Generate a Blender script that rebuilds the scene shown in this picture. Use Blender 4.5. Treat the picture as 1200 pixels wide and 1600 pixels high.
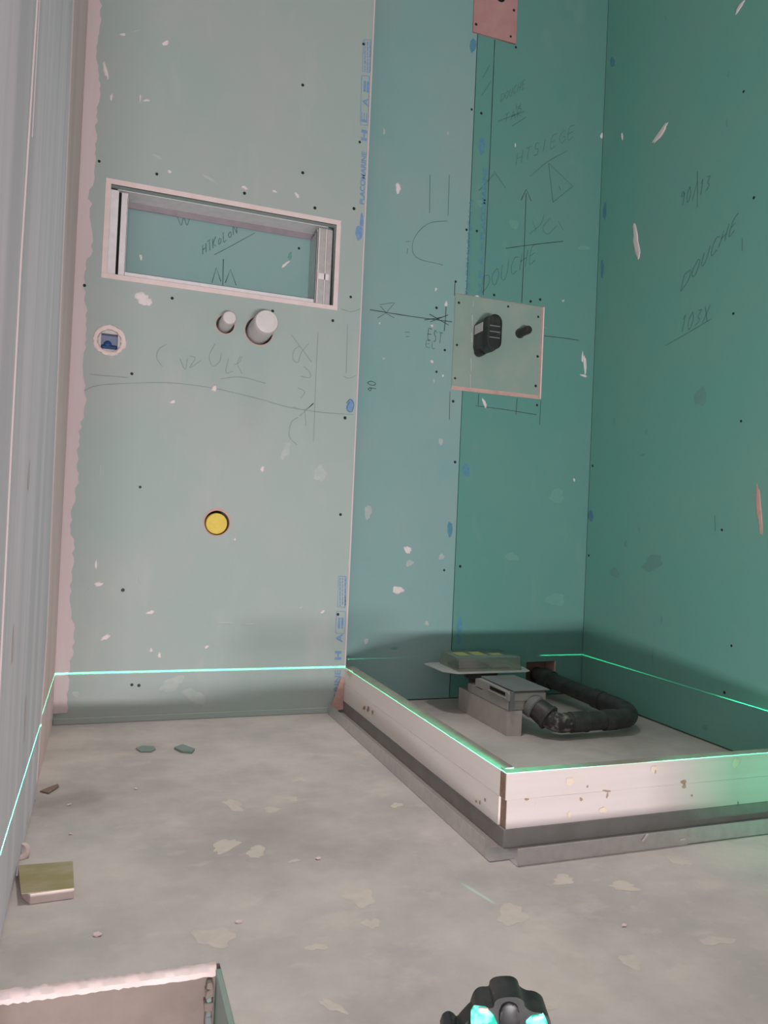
import bpy, bmesh, math, random
from mathutils import Vector, Matrix
random.seed(7)
C = bpy.context.scene
COL = C.collection
for o in list(bpy.data.objects): bpy.data.objects.remove(o)

# ------------------------------------------------------------------ camera
FPX, YAW, PITCH, ROLL = 1193.09, 0.34797, 0.014005, 0.043898
HC = 0.5506                                   # camera height above the bathroom floor
YL, YB, XL, XR, XJ = 2.1077, 2.2103, -0.1046, 1.5403, 0.6667   # lining wall, shower wall, left wall, right wall, jog
XF, YF = 0.6642, 1.1595                       # outer faces of the shower kerb
ZL = 0.1306                                   # height of the laser plane
F = Vector((math.sin(YAW)*math.cos(PITCH), math.cos(YAW)*math.cos(PITCH), math.sin(PITCH)))
R0 = Vector((math.cos(YAW), -math.sin(YAW), 0)); U0 = R0.cross(F)
RT = R0*math.cos(ROLL) + U0*math.sin(ROLL); UP = U0*math.cos(ROLL) - R0*math.sin(ROLL)
cd = bpy.data.cameras.new('camera'); cam = bpy.data.objects.new('camera', cd); COL.objects.link(cam)
m3 = Matrix((RT, UP, -F)).transposed()
cam.matrix_world = Matrix.Translation((0, 0, HC)) @ m3.to_4x4()
cd.sensor_width = 36; cd.sensor_fit = 'AUTO'; cd.lens = FPX/1600*36; cd.clip_start = 0.02
C.camera = cam
def ray(px, py): return F + RT*((px-600)/FPX) - UP*((py-800)/FPX)
def on_y(px, py, Y): d = ray(px, py); return d*(Y/d.y) + Vector((0, 0, HC))
def on_x(px, py, X): d = ray(px, py); return d*(X/d.x) + Vector((0, 0, HC))
def on_z(px, py, Z=0): d = ray(px, py); return d*((Z-HC)/d.z) + Vector((0, 0, HC))

# ------------------------------------------------------------------ world, lights, exposure
vs = C.view_settings; vs.view_transform = 'Standard'; vs.look = 'None'; vs.gamma = 1; vs.use_curve_mapping = False
vs.exposure = 0.0
w = bpy.data.worlds.new('world'); C.world = w; w.use_nodes = True
w.node_tree.nodes['Background'].inputs[0].default_value = (1, .95, .96, 1)
w.node_tree.nodes['Background'].inputs[1].default_value = 0.24
def area(name, loc, target, sx, sy, power, color=(1, 1, 1)):
    l = bpy.data.lights.new(name, 'AREA'); l.shape = 'RECTANGLE'; l.size = sx; l.size_y = sy
    l.energy = power; l.color = color
    o = bpy.data.objects.new(name, l); COL.objects.link(o); o.location = loc
    o.rotation_euler = (Vector(target)-Vector(loc)).to_track_quat('-Z', 'Y').to_euler()
    return o
area('stairwell_window_light', (-.02, -2.0, -0.118), (0.45, 2.1, 0.5), 0.80, 0.06, 88, (1, .965, .985))
area('doorway_daylight', (0.75, -1.7, 0.85), (0.5, 2.0, 0.3), 1.2, 1.3, 2.5, (1, .95, .96))
area('side_fill_light', (XL-.10, .05, 0.65), (1.1, 1.0, 0.05), 1.0, .8, 4.2, (1, .95, .955))  # fill added to brighten floor, side kerb and right wall
sl = bpy.data.lights.new('floor_fill_spot', 'SPOT'); sl.energy = 78; sl.spot_size = math.radians(56); sl.spot_blend = 1.0; sl.shadow_soft_size = .12; sl.color = (1, .945, .93)  # unseen spot added to brighten the floor
so = bpy.data.objects.new('floor_fill_spot', sl); COL.objects.link(so); so.location = (.46, 1.38, 2.5)

# ------------------------------------------------------------------ materials
def mat(name, col, rough=.85, metal=0.0, vary=None, scale=8, amount=.35, stretch=(1, 1, 1), bump=0.0, bscale=120, spec=.3,
        detail=6, lo=.4, hi=.65, extra=None, trans=0.0):
    m = bpy.data.materials.new(name); m.use_nodes = True
    n = m.node_tree.nodes; l = m.node_tree.links; b = n['Principled BSDF']
    b.inputs['Roughness'].default_value = rough; b.inputs['Metallic'].default_value = metal
    b.inputs['Specular IOR Level'].default_value = spec
    if trans: b.inputs['Transmission Weight'].default_value = trans
    b.inputs['Base Color'].default_value = (*col, 1)
    tc = n.new('ShaderNodeNewGeometry')
    out = None
    layers = []
    if vary: layers.append((vary, scale, amount, stretch, lo, hi))
    if extra: layers += extra
    for i, (vc, sc, am, st, a, z) in enumerate(layers):
        mp = n.new('ShaderNodeMapping'); mp.inputs['Scale'].default_value = st; mp.inputs['Location'].default_value = (3.7*i, 1.3*i, 2.1*i)
        l.new(tc.outputs['Position'], mp.inputs['Vector'])
        nz = n.new('ShaderNodeTexNoise'); nz.inputs['Scale'].default_value = sc; nz.inputs['Detail'].default_value = detail
        nz.inputs['Roughness'].default_value = .6
        l.new(mp.outputs[0], nz.inputs['Vector'])
        mr = n.new('ShaderNodeMapRange'); mr.inputs['From Min'].default_value = a; mr.inputs['From Max'].default_value = z
        mr.inputs['To Max'].default_value = am; l.new(nz.outputs['Fac'], mr.inputs['Value'])
        mx = n.new('ShaderNodeMix'); mx.data_type = 'RGBA'
        l.new(mr.outputs[0], mx.inputs['Factor'])
        if out is None: mx.inputs['A'].default_value = (*col, 1)
        else: l.new(out, mx.inputs['A'])
        mx.inputs['B'].default_value = (*vc, 1)
        out = mx.outputs['Result']
    if out is not None: l.new(out, b.inputs['Base Color'])
    if bump:
        nb = n.new('ShaderNodeTexNoise'); nb.inputs['Scale'].default_value = bscale; nb.inputs['Detail'].default_value = 4
        l.new(tc.outputs['Position'], nb.inputs['Vector'])
        bp = n.new('ShaderNodeBump'); bp.inputs['Strength'].default_value = bump; bp.inputs['Distance'].default_value = .004
        l.new(nb.outputs['Fac'], bp.inputs['Height']); l.new(bp.outputs[0], b.inputs['Normal'])
    return m
M = {}
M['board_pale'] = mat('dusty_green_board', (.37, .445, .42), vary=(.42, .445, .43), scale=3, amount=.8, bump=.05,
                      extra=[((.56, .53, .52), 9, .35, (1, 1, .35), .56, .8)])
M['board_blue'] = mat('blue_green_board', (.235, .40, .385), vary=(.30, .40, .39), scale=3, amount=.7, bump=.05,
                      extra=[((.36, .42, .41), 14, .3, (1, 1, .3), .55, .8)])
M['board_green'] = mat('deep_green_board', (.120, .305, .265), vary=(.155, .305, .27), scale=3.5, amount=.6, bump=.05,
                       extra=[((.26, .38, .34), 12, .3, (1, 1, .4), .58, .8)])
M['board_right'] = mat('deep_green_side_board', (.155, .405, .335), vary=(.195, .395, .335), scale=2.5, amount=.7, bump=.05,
                       extra=[((.2, .36, .3), 9, .25, (1, 1, .5), .58, .8)])  # same board as the shower wall, colour lightened to make up for weak light
M['board_left'] = mat('smeared_green_board', (.67, .645, .695), vary=(.90, .82, .88), scale=9, amount=.85, stretch=(1, 1, .05), lo=.42, hi=.66, bump=.1,
                      extra=[((.52, .53, .545), 22, .6, (1, 1, .06), .55, .72)])
M['board_patch'] = mat('pale_patch_board', (.27, .37, .32), vary=(.36, .40, .36), scale=10, amount=.6, bump=.05)
M['board_pink'] = mat('pink_fire_board', (.48, .24, .235), vary=(.55, .33, .31), scale=14, amount=.6, bump=.05)
M['gypsum'] = mat('gypsum', (.80, .66, .64), vary=(.72, .56, .53), scale=30, amount=.6, bump=.25, bscale=90)
M['gypsum_cut'] = mat('pink_gypsum_cut', (.62, .40, .35), vary=(.50, .30, .27), scale=40, amount=.7, bump=.25)
M['plaster'] = mat('joint_plaster', (.68, .56, .57), vary=(.58, .48, .48), scale=9, amount=.6, stretch=(1, 1, .15), bump=.15)
M['plaster_brown'] = mat('brownish_plaster', (.90, .69, .68), vary=(.78, .58, .565), scale=10, amount=.7, stretch=(1, 1, .08), bump=.15)
M['smear'] = mat('white_filler', (.80, .70, .69), rough=.8, vary=(.66, .62, .62), scale=40, amount=.6)
M['smear_dim'] = mat('faint_filler', (.47, .50, .48), vary=(.40, .46, .435), scale=50, amount=.8)
M['smear_soft'] = mat('faint_dust_on_green', (.165, .345, .295), vary=(.14, .325, .28), scale=40, amount=.8)
M['pencil'] = mat('pencil', (.05, .075, .075), rough=.6)
M['pencil_faint'] = mat('faint_pencil', (.27, .33, .31), rough=.7)
M['pencil_green'] = mat('faint_pencil_on_green', (.085, .185, .17), rough=.7)
M['pencil_right'] = mat('faint_pencil_on_side_wall', (.105, .245, .21), rough=.7)
M['ink'] = mat('blue_ink', (.17, .29, .50), vary=(.27, .38, .51), scale=90, amount=.6)
M['ink_green'] = mat('blue_ink_on_green', (.09, .25, .36), vary=(.13, .31, .36), scale=90, amount=.7)
M['screw'] = mat('black_screw', (.025, .03, .03), rough=.5, metal=.3)
M['floor'] = mat('dusty_concrete', (.64, .58, .535), vary=(.49, .45, .43), scale=4.5, amount=.9, lo=.38, hi=.62, bump=.25, bscale=60,
                 extra=[((.68, .61, .545), 9, .6, (1, 1.4, 1), .56, .68), ((.66, .60, .54), 26, .45, (1, 1.5, 1), .58, .7), ((.38, .335, .30), 2.6, .75, (1, 1, 1), .52, .72)])
def stain(m, c, r, col, am):
    n = m.node_tree.nodes; l = m.node_tree.links; b = n['Principled BSDF']; src = b.inputs['Base Color'].links[0].from_socket
    g = n.new('ShaderNodeNewGeometry'); nz = n.new('ShaderNodeTexNoise'); nz.inputs['Scale'].default_value = 14; l.new(g.outputs['Position'], nz.inputs['Vector'])
    d = n.new('ShaderNodeVectorMath'); d.operation = 'DISTANCE'; l.new(g.outputs['Position'], d.inputs[0]); d.inputs[1].default_value = c
    ad = n.new('ShaderNodeMath'); ad.operation = 'MULTIPLY_ADD'; l.new(nz.outputs['Fac'], ad.inputs[0]); ad.inputs[1].default_value = r*1.2; l.new(d.outputs['Value'], ad.inputs[2])
    mr = n.new('ShaderNodeMapRange'); mr.interpolation_type = 'SMOOTHSTEP'; l.new(ad.outputs[0], mr.inputs['Value']); mr.inputs['From Min'].default_value = r*.5; mr.inputs['From Max'].default_value = r*1.7; mr.inputs['To Min'].default_value = am; mr.inputs['To Max'].default_value = 0
    mx = n.new('ShaderNodeMix'); mx.data_type = 'RGBA'; l.new(mr.outputs[0], mx.inputs['Factor']); l.new(src, mx.inputs['A']); mx.inputs['B'].default_value = (*col, 1); l.new(mx.outputs['Result'], b.inputs['Base Color'])
stain(M['floor'], (-.03, 1.56, 0), .13, (.27, .23, .20), .75)
stain(M['floor'], (.30, 1.33, 0), .22, (.36, .325, .305), .6)
M['floor_patch'] = mat('pale_cement_patch', (.68, .605, .53), vary=(.60, .54, .485), scale=40, amount=.7, bump=.2)
M['wood'] = mat('whitewashed_pine', (.66, .575, .56), vary=(.59, .51, .48), scale=16, amount=.5, stretch=(.12, .12, 2.2), bump=.05)
M['wood_end'] = mat('pine_end_grain', (.30, .20, .145), vary=(.20, .12, .08), scale=60, amount=.7, bump=.2)
M['wood_lifted'] = mat('light_lifted_pine', (.84, .755, .72), vary=(.76, .67, .63), scale=16, amount=.5, stretch=(.12, .12, 2.2), bump=.05)  # same pine, paler to make up for light missing on the side kerb
M['wood_edge'] = mat('dark_sawn_edge', (.30, .255, .225), vary=(.22, .19, .165), scale=30, amount=.7)  # plank tops and inner faces, darker than the outer faces
M['knot'] = mat('knot', (.33, .22, .16), vary=(.5, .36, .27), scale=120, amount=.6)
M['knot_pale'] = mat('pale_knot', (.70, .58, .45), vary=(.75, .64, .55), scale=80, amount=.6)
M['zinc'] = mat('galvanised_steel', (.66, .64, .64), rough=.4, metal=.8, vary=(.52, .51, .52), scale=60, amount=.5, stretch=(1, 1, 1), bump=.06)
M['zinc_dull'] = mat('dull_galvanised_steel', (.40, .385, .375), rough=.55, metal=.45, vary=(.34, .31, .29), scale=20, amount=.7, bump=.06)
M['zinc_white'] = mat('bright_galvanised_steel', (.84, .78, .79), rough=.5, metal=.15, vary=(.7, .65, .67), scale=50, amount=.5)
M['black_plastic'] = mat('black_plastic', (.022, .022, .023), rough=.42, spec=.5, vary=(.10, .09, .085), scale=24, amount=.55, lo=.5, hi=.75)
M['black_pipe'] = mat('dusty_black_pipe', (.035, .034, .034), rough=.5, spec=.5, vary=(.10, .095, .09), scale=30, amount=.8, lo=.42, hi=.75)
M['pipe_worn'] = mat('scuffed_black_pipe', (.05, .048, .046), rough=.5, vary=(.36, .33, .30), scale=60, amount=.8, lo=.5, hi=.66)
M['grey_plastic'] = mat('grey_plastic', (.36, .35, .335), rough=.55, vary=(.44, .42, .39), scale=20, amount=.6)
M['dark_grey'] = mat('dark_grey_plastic', (.20, .21, .21), rough=.55, vary=(.26, .26, .255), scale=20, amount=.5)
M['dusty_steel'] = mat('dusty_steel', (.44, .385, .36), rough=.6, metal=.25, vary=(.36, .33, .32), scale=12, amount=.7)
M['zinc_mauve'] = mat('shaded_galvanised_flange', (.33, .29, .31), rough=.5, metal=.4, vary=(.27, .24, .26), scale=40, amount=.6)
M['foam'] = mat('grey_foam_block', (.54, .49, .45), vary=(.46, .42, .39), scale=25, amount=.7, bump=.2)
M['frost'] = mat('frosted_clear_plastic', (.85, .87, .78), rough=.15, trans=.9, spec=.5)
M['flange'] = mat('milky_plastic_flange', (.55, .54, .52), rough=.5, vary=(.46, .46, .45), scale=30, amount=.6)
M['yellow_print'] = mat('yellow_print', (.50, .47, .13), rough=.6, vary=(.44, .46, .26), scale=60, amount=.7)
M['tube'] = mat('milky_tube', (.66, .60, .60), rough=.4, vary=(.56, .52, .52), scale=20, amount=.5)
M['yellow'] = mat('yellow_foam', (.80, .60, .13), rough=.8, vary=(.72, .50, .09), scale=60, amount=.7, bump=.4, bscale=160)
M['blue'] = mat('blue_plastic', (.035, .09, .24), rough=.4)
M['box_plastic'] = mat('grey_blue_box_plastic', (.30, .33, .45), rough=.45)
M['dark'] = mat('dark_void', (.012, .012, .012), rough=.9)
M['cavity'] = mat('dim_brown_cavity', (.30, .20, .17), vary=(.2, .13, .1), scale=30, amount=.6)
M['paper'] = mat('olive_paper', (.36, .305, .155), vary=(.44, .38, .26), scale=22, amount=.8, stretch=(1, 2, 1))
M['shard'] = mat('green_board_shard', (.24, .31, .28), vary=(.3, .35, .32), scale=40, amount=.5)
M['label'] = mat('white_label', (.62, .59, .57), vary=(.5, .45, .44), scale=90, amount=.6)
M['render'] = mat('rough_brown_render', (.27, .215, .19), vary=(.20, .16, .14), scale=9, amount=.8, bump=.4, bscale=50)
M['white_paint'] = mat('white_ceiling_plaster', (.6, .58, .56), vary=(.55, .53, .5), scale=4, amount=.5)
M['window'] = bpy.data.materials.new('lit_green_window'); M['window'].use_nodes = True
_n = M['window'].node_tree; _b = _n.nodes['Principled BSDF']
_b.inputs['Base Color'].default_value = (.02, .2, .15, 1); _b.inputs['Roughness'].default_value = .2
_z = _n.nodes.new('ShaderNodeTexNoise'); _z.inputs['Scale'].default_value = 130; _z.inputs['Detail'].default_value = 1
_c = _n.nodes.new('ShaderNodeValToRGB'); _c.color_ramp.elements[0].position = .38; _c.color_ramp.elements[1].position = .62
_c.color_ramp.elements[0].color = (0, .42, .28, 1); _c.color_ramp.elements[1].color = (.35, 1, .85, 1)
_g = _n.nodes.new('ShaderNodeNewGeometry'); _n.links.new(_g.outputs['Position'], _z.inputs['Vector'])
_n.links.new(_z.outputs['Fac'], _c.inputs[0]); _n.links.new(_c.outputs[0], _b.inputs['Emission Color']); _b.inputs['Emission Strength'].default_value = 1.3

# ------------------------------------------------------------------ helpers
def link(name, me, material=None, parent=None, kind=None, label=None):
    o = bpy.data.objects.new(name, me); COL.objects.link(o)
    if material is not None and not me.materials: me.materials.append(M[material])
    if parent is not None: o.parent = parent
    if kind: o['kind'] = kind
    if label: o['label'] = label
    return o
def from_bm(name, bm, material, parent=None, smooth=False, **k):
    bmesh.ops.recalc_face_normals(bm, faces=bm.faces)
    me = bpy.data.meshes.new(name); bm.to_mesh(me); bm.free()
    if smooth:
        for p in me.polygons: p.use_smooth = True
        me.set_sharp_from_angle(angle=.7)
    return link(name, me, material, parent, **k)
def thing(name, loc, label, cat, group=None):
    o = bpy.data.objects.new(name, None); COL.objects.link(o); o.empty_display_size = .03; o.location = loc
    o['label'] = label; o['category'] = cat
    if group: o['group'] = group
    return o
def tag(o, label, cat, group=None):
    o['label'] = label; o['category'] = cat
    if group: o['group'] = group
    return o
def rebase(root):
    """children were built in world space: keep them there under their root"""
    inv = Matrix.Translation(root.location).inverted()
    for ch in root.children: ch.matrix_parent_inverse = inv
def bm_box(bm, lo, hi, bevel=0.0, rz=0.0, jitter=0.0, seg=1):
    lo = Vector(lo); hi = Vector(hi); c = (lo+hi)/2; s = hi-lo
    g = bmesh.ops.create_cube(bm, size=1, matrix=Matrix.Translation(c) @ Matrix.Rotation(rz, 4, 'Z') @ Matrix.Diagonal((*s, 1)))
    if jitter:
        for v in g['verts']: v.co += Vector([random.uniform(-jitter, jitter) for _ in range(3)])
    if bevel:
        vset = set(g['verts']); es = [e for e in bm.edges if e.verts[0] in vset and e.verts[1] in vset]
        bmesh.ops.bevel(bm, geom=es, offset=bevel, segments=seg, affect='EDGES', profile=.5)
    return g
def box(name, lo, hi, material, parent=None, bevel=.001, rz=0.0, jitter=0.0, seg=1, smooth=False, **k):
    bm = bmesh.new(); bm_box(bm, lo, hi, bevel, rz, jitter, seg)
    return from_bm(name, bm, material, parent, smooth, **k)
def prism(name, pts, vec, material, parent=None, bevel=0.0, smooth=False, **k):
    bm = bmesh.new(); vec = Vector(vec)
    a = [bm.verts.new(Vector(p)) for p in pts]; b = [bm.verts.new(Vector(p)+vec) for p in pts]
    n = len(pts); bm.faces.new(a); bm.faces.new(b[::-1])
    for i in range(n): bm.faces.new((a[i], b[i], b[(i+1) % n], a[(i+1) % n]))
    if bevel: bmesh.ops.bevel(bm, geom=list(bm.edges), offset=bevel, segments=2, affect='EDGES', profile=.5)
    return from_bm(name, bm, material, parent, smooth, **k)
def frame_of(d):
    d = d.normalized(); a = Vector((0, 0, 1)) if abs(d.z) < .9 else Vector((1, 0, 0))
    u = d.cross(a).normalized(); return u, d.cross(u).normalized()
def bm_tube(bm, path, rad, n=20, cap=True):
    rings = []
    P = [Vector(p) for p in path]; rs = rad if isinstance(rad, (list, tuple)) else [rad]*len(P)
    u = None
    for i, p in enumerate(P):
        d = (P[min(i+1, len(P)-1)] - P[max(i-1, 0)]).normalized()
        if u is None: u, v = frame_of(d)
        else:
            u = (u - d*u.dot(d)).normalized(); v = d.cross(u)
        rings.append([bm.verts.new(p + (u*math.cos(t)+v*math.sin(t))*rs[i]) for t in (2*math.pi*k/n for k in range(n))])
    for a, b in zip(rings, rings[1:]):
        for k in range(n): bm.faces.new((a[k], a[(k+1) % n], b[(k+1) % n], b[k]))
    if cap: bm.faces.new(rings[0][::-1]); bm.faces.new(rings[-1])
def tube(name, path, rad, material, parent=None, n=20, cap=True, **k):
    bm = bmesh.new(); bm_tube(bm, path, rad, n, cap)
    return from_bm(name, bm, material, parent, True, **k)
def lathe(name, base, axis, prof, material, parent=None, n=24, **k):
    """profile of (distance along axis, radius)"""
    base = Vector(base); axis = Vector(axis).normalized()
    return tube(name, [base+axis*d for d, r in prof], [max(r, 1e-5) for d, r in prof], material, parent, n, True, **k)
def spline(pts, n=8):
    P = [Vector(p) for p in pts]; P = [2*P[0]-P[1]] + P + [2*P[-1]-P[-2]]; out = []
    for i in range(1, len(P)-2):
        for k in range(n):
            t = k/n; a, b, c, d = P[i-1], P[i], P[i+1], P[i+2]
            out.append(.5*((2*b)+(c-a)*t+(2*a-5*b+4*c-d)*t*t+(3*b-a-3*c+d)*t**3))
    out.append(P[-2]); return out
def slab(name, outline, holes, y, t, material, parent=None, **k):
    """upright board in the x-z plane with real holes, front face at y, thickness t backwards"""
    cu = bpy.data.curves.new(name, 'CURVE'); cu.dimensions = '2D'; cu.fill_mode = 'BOTH'; cu.extrude = t/2
    for loop in [outline]+holes:
        s = cu.splines.new('POLY'); s.points.add(len(loop)-1); s.use_cyclic_u = True
        for p, (a, b) in zip(s.points, loop): p.co = (a, b, 0, 1)
    o = bpy.data.objects.new(name, cu); COL.objects.link(o)
    dg = bpy.context.evaluated_depsgraph_get(); dg.update()
    me = bpy.data.meshes.new_from_object(o.evaluated_get(dg)); bpy.data.objects.remove(o); bpy.data.curves.remove(cu)
    me.transform(Matrix.Translation((0, y+t/2, 0)) @ Matrix.Rotation(math.pi/2, 4, 'X')); me.materials.clear()
    return link(name, me, material, parent, **k)
def circle(cx, cz, r, n=28, rough=0.0):
    return [(cx+(r+random.uniform(-rough, rough))*math.cos(2*math.pi*i/n), cz+(r+random.uniform(-rough, rough))*math.sin(2*math.pi*i/n)) for i in range(n)]
# ---- flat marks: (projector, normal)
PL = {'lining': (lambda x, y: on_y(x, y, YL), Vector((0, -1, 0))), 'back': (lambda x, y: on_y(x, y, YB), Vector((0, -1, 0))),
      'patch': (lambda x, y: on_y(x, y, YB-.0042), Vector((0, -1, 0))),
      'right': (lambda x, y: on_x(x, y, XR), Vector((-1, 0, 0))), 'left': (lambda x, y: on_x(x, y, XL+.0029), Vector((1, 0, 0))),
      'floor': (lambda x, y: on_z(x, y, 0), Vector((0, 0, 1))),
      'kerb_front': (lambda x, y: on_y(x, y, YF-.0006), Vector((0, -1, 0))), 'kerb_side': (lambda x, y: on_x(x, y, XF-.0006), Vector((-1, 0, 0)))}
def ribbon_bm(bm, plane, pts, width, lift=.0006, curve=True):
    f, nrm = PL[plane]; P = [f(*p) + nrm*lift for p in pts]
    if curve and len(P) > 2: P = spline(P, 4)
    prev = None
    for i, p in enumerate(P):
        d = (P[min(i+1, len(P)-1)]-P[max(i-1, 0)]).normalized(); s = d.cross(nrm)*width/2*(.75+.5*random.random())
        cur = (bm.verts.new(p+s), bm.verts.new(p-s))
        if prev: bm.faces.new((prev[0], cur[0], cur[1], prev[1]))
        prev = cur
def marks(name, plane, strokes, material, parent, width=.0022, curve=True, label=None):
    bm = bmesh.new()
    for s in strokes: ribbon_bm(bm, plane, s, width, curve=curve)
    return from_bm(name, bm, material, parent, label=label)
GL = {'D': [[(0, 0), (0, 1)], [(0, 1), (.6, .85), (.75, .5), (.6, .15), (0, 0)]], 'O': [[(.4, 1), (.05, .7), (.05, .3), (.4, 0), (.7, .3), (.7, .7), (.4, 1)]],
      'U': [[(0, 1), (.03, .3), (.35, 0), (.62, .3), (.66, 1)]], 'C': [[(.7, .9), (.3, 1), (0, .55), (.2, .05), (.7, .1)]], 'H': [[(0, 0), (.05, 1)], [(.6, 0), (.65, 1)], [(.02, .5), (.62, .52)]],
      'E': [[(.65, 1), (.05, .97), (0, 0), (.6, .03)], [(.02, .5), (.5, .52)]], 'N': [[(0, 0), (.05, 1)], [(.05, 1), (.6, 0)], [(.6, 0), (.65, 1)]], 'T': [[(0, 1), (.7, 1)], [(.35, 1), (.33, 0)]],
      'K': [[(0, 0), (.03, 1)], [(.6, 1), (.03, .5)], [(.03, .5), (.62, 0)]], 'L': [[(0, 1), (.02, 0), (.5, .02)]], 'A': [[(0, 0), (.35, 1)], [(.35, 1), (.7, 0)], [(.15, .4), (.55, .4)]],
      'R': [[(0, 0), (.02, 1), (.5, .9), (.5, .6), (.02, .5), (.6, 0)]], 'S': [[(.6, .9), (.2, 1), (.1, .65), (.5, .45), (.5, .08), (.05, .05)]], 'I': [[(.2, 0), (.22, 1)]],
      '0': [[(.3, 1), (0, .6), (.1, .1), (.4, 0), (.6, .5), (.3, 1)]], '1': [[(.1, .75), (.35, 1), (.33, 0)]], '2': [[(.05, .8), (.35, 1), (.55, .7), (.05, 0), (.6, .03)]],
      '3': [[(.05, .95), (.5, .9), (.2, .55), (.55, .3), (.05, .03)]], '9': [[(.55, .75), (.25, 1), (.05, .7), (.5, .6), (.55, .8), (.5, 0)]], 'X': [[(0, 0), (.6, 1)], [(0, 1), (.6, 0)]],
      '/': [[(0, -.1), (.5, 1.1)]], 'B': [[(0, 0), (.02, 1), (.5, .85), (.05, .52), (.55, .28), (0, 0)]], 'G': [[(.65, .9), (.3, 1), (0, .5), (.3, 0), (.65, .2), (.62, .48), (.35, .48)]],
      'o': [[(.3, .6), (.05, .35), (.15, .05), (.5, .1), (.55, .45), (.3, .6)]], '-': [[(.05, .5), (.55, .5)]], '8': [[(.3, 1), (.05, .75), (.55, .3), (.3, 0), (.05, .28), (.55, .75), (.3, 1)]], 'V': [[(0, 1), (.3, 0), (.6, 1)]],
      'Y': [[(0, 1), (.3, .5), (.6, 1)], [(.3, .5), (.28, -.1)]], 'P': [[(0, 0), (.02, 1), (.5, .9), (.5, .55), (.02, .5)]], 'M': [[(0, 0), (.08, 1), (.35, .3), (.6, 1), (.68, 0)]]}
def handwriting(name, plane, text, org, dx, dy, material, parent, width=.0022, label=None):
    """pencil lettering: org, advance per letter and letter-up as photo-frame offsets on that wall"""
    st = []
    for i, ch in enumerate(text):
        for s in GL.get(ch, []):
            st.append([(org[0]+dx[0]*(i+a)+dy[0]*b+random.uniform(-.6, .6), org[1]+dx[1]*(i+a)+dy[1]*b+random.uniform(-.6, .6)) for a, b in s])
    return marks(name, plane, st, material, parent, width, label=label)
def blob(name, plane, cx, cy, rx, ry, ang, material, parent, lift=.0015, n=24, rough=.25, taper=0.0, **k):
    """irregular thin dab of filler: centre raised, rim down on the surface"""
    f, nrm = PL[plane]; bm = bmesh.new(); a = math.radians(ang); rim = []; mid = []; ph = [random.uniform(0, 6.28) for _ in range(4)]
    c = bm.verts.new(f(cx, cy)+nrm*lift)
    for i in range(n):
        t = 2*math.pi*i/n; q = 1+rough*(.55*math.sin(2*t+ph[0])+.45*math.sin(3*t+ph[1])+.3*math.sin(5*t+ph[2])+.25*math.sin(7*t+ph[3]))
        ex = rx*math.cos(t)*q; ey = ry*math.sin(t)*q*(1-taper*math.cos(t))
        X = ex*math.cos(a)-ey*math.sin(a); Y = ex*math.sin(a)+ey*math.cos(a)
        rim.append(bm.verts.new(f(cx+X, cy+Y)+nrm*.0002)); mid.append(bm.verts.new(f(cx+.7*X, cy+.7*Y)+nrm*lift*.9))
    for i in range(n):
        j = (i+1) % n; bm.faces.new((rim[i], rim[j], mid[j], mid[i])); bm.faces.new((mid[i], mid[j], c))
    return from_bm(name, bm, material, parent, **k)
_sc = {}
def screw_mesh(axis):
    if axis not in _sc:
        bm = bmesh.new(); prof = [(-.0002, .0046), (.0006, .0046), (.0009, .0038), (.0004, .0016), (.0003, .0004)]
        ax = Vector(axis); bm_tube(bm, [ax*d for d, r in prof], [r for d, r in prof], 10)
        bmesh.ops.recalc_face_normals(bm, faces=bm.faces)
        me = bpy.data.meshes.new('screw'); bm.to_mesh(me); bm.free(); me.materials.append(M['screw']); _sc[axis] = me
    return _sc[axis]
def screws(plane, pts, parent, s=1.0):
    f, nrm = PL[plane]
    for p in pts:
        o = bpy.data.objects.new('screw', screw_mesh(tuple(nrm))); COL.objects.link(o); o.location = f(*p); o.parent = parent
        q = s*random.uniform(.8, 1.05); o.scale = (q, q, q)
def print_text(name, plane_y, text, org, length, height, material, parent, nrm_y=-1, bold=.0):
    """printed lettering reading upwards on an x-z wall; org = lower right corner of the word"""
    cu = bpy.data.curves.new(name, 'FONT'); cu.body = text; cu.size = 1; cu.offset = bold
    o = bpy.data.objects.new(name, cu); COL.objects.link(o)
    dg = bpy.context.evaluated_depsgraph_get(); dg.update()
    me = bpy.data.meshes.new_from_object(o.evaluated_get(dg)); bpy.data.objects.remove(o); bpy.data.curves.remove(cu)
    xs = [v.co.x for v in me.vertices]; ys = [v.co.y for v in me.vertices]
    x0, x1, y0, y1 = min(xs), max(xs), min(ys), max(ys)
    for v in me.vertices:
        a = (v.co.x-x0)/(x1-x0)*length; b = (v.co.y-y0)/(y1-y0)*height
        v.co = Vector((org.x-b, plane_y-.0007, org.z+a))
    me.materials.clear()
    return link(name, me, material, parent)

# ------------------------------------------------------------------ room shell
T = 0.013
ZT = 2.55
floor = None
bm = bmesh.new()
PX, PY, YE = 0.156, 0.952, 0.38                # notch of the floor edge on the left; floor edge towards the stairs
def quad(x0, y0, x1, y1, z=0): return bm.faces.new([bm.verts.new(p) for p in ((x0, y0, z), (x1, y0, z), (x1, y1, z), (x0, y1, z))])
bm_box(bm, (XL-.12, PY, -.18), (XR+.12, YB+.15, 0)); bm_box(bm, (PX, YE, -.18), (XR+.12, PY, 0))
floor = from_bm('floor', bm, 'floor', kind='structure')
box('added_shade_block', (.84, YE+.02, 0), (XR, YE+.14, .085), 'render', floor, .004)  # unseen block added to shade the right end of the front kerb
box('lower_landing', (XL-.12, -2.6, -1.3), (XR+.12, YE+.4, -1.2), 'floor', floor, 0)
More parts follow.
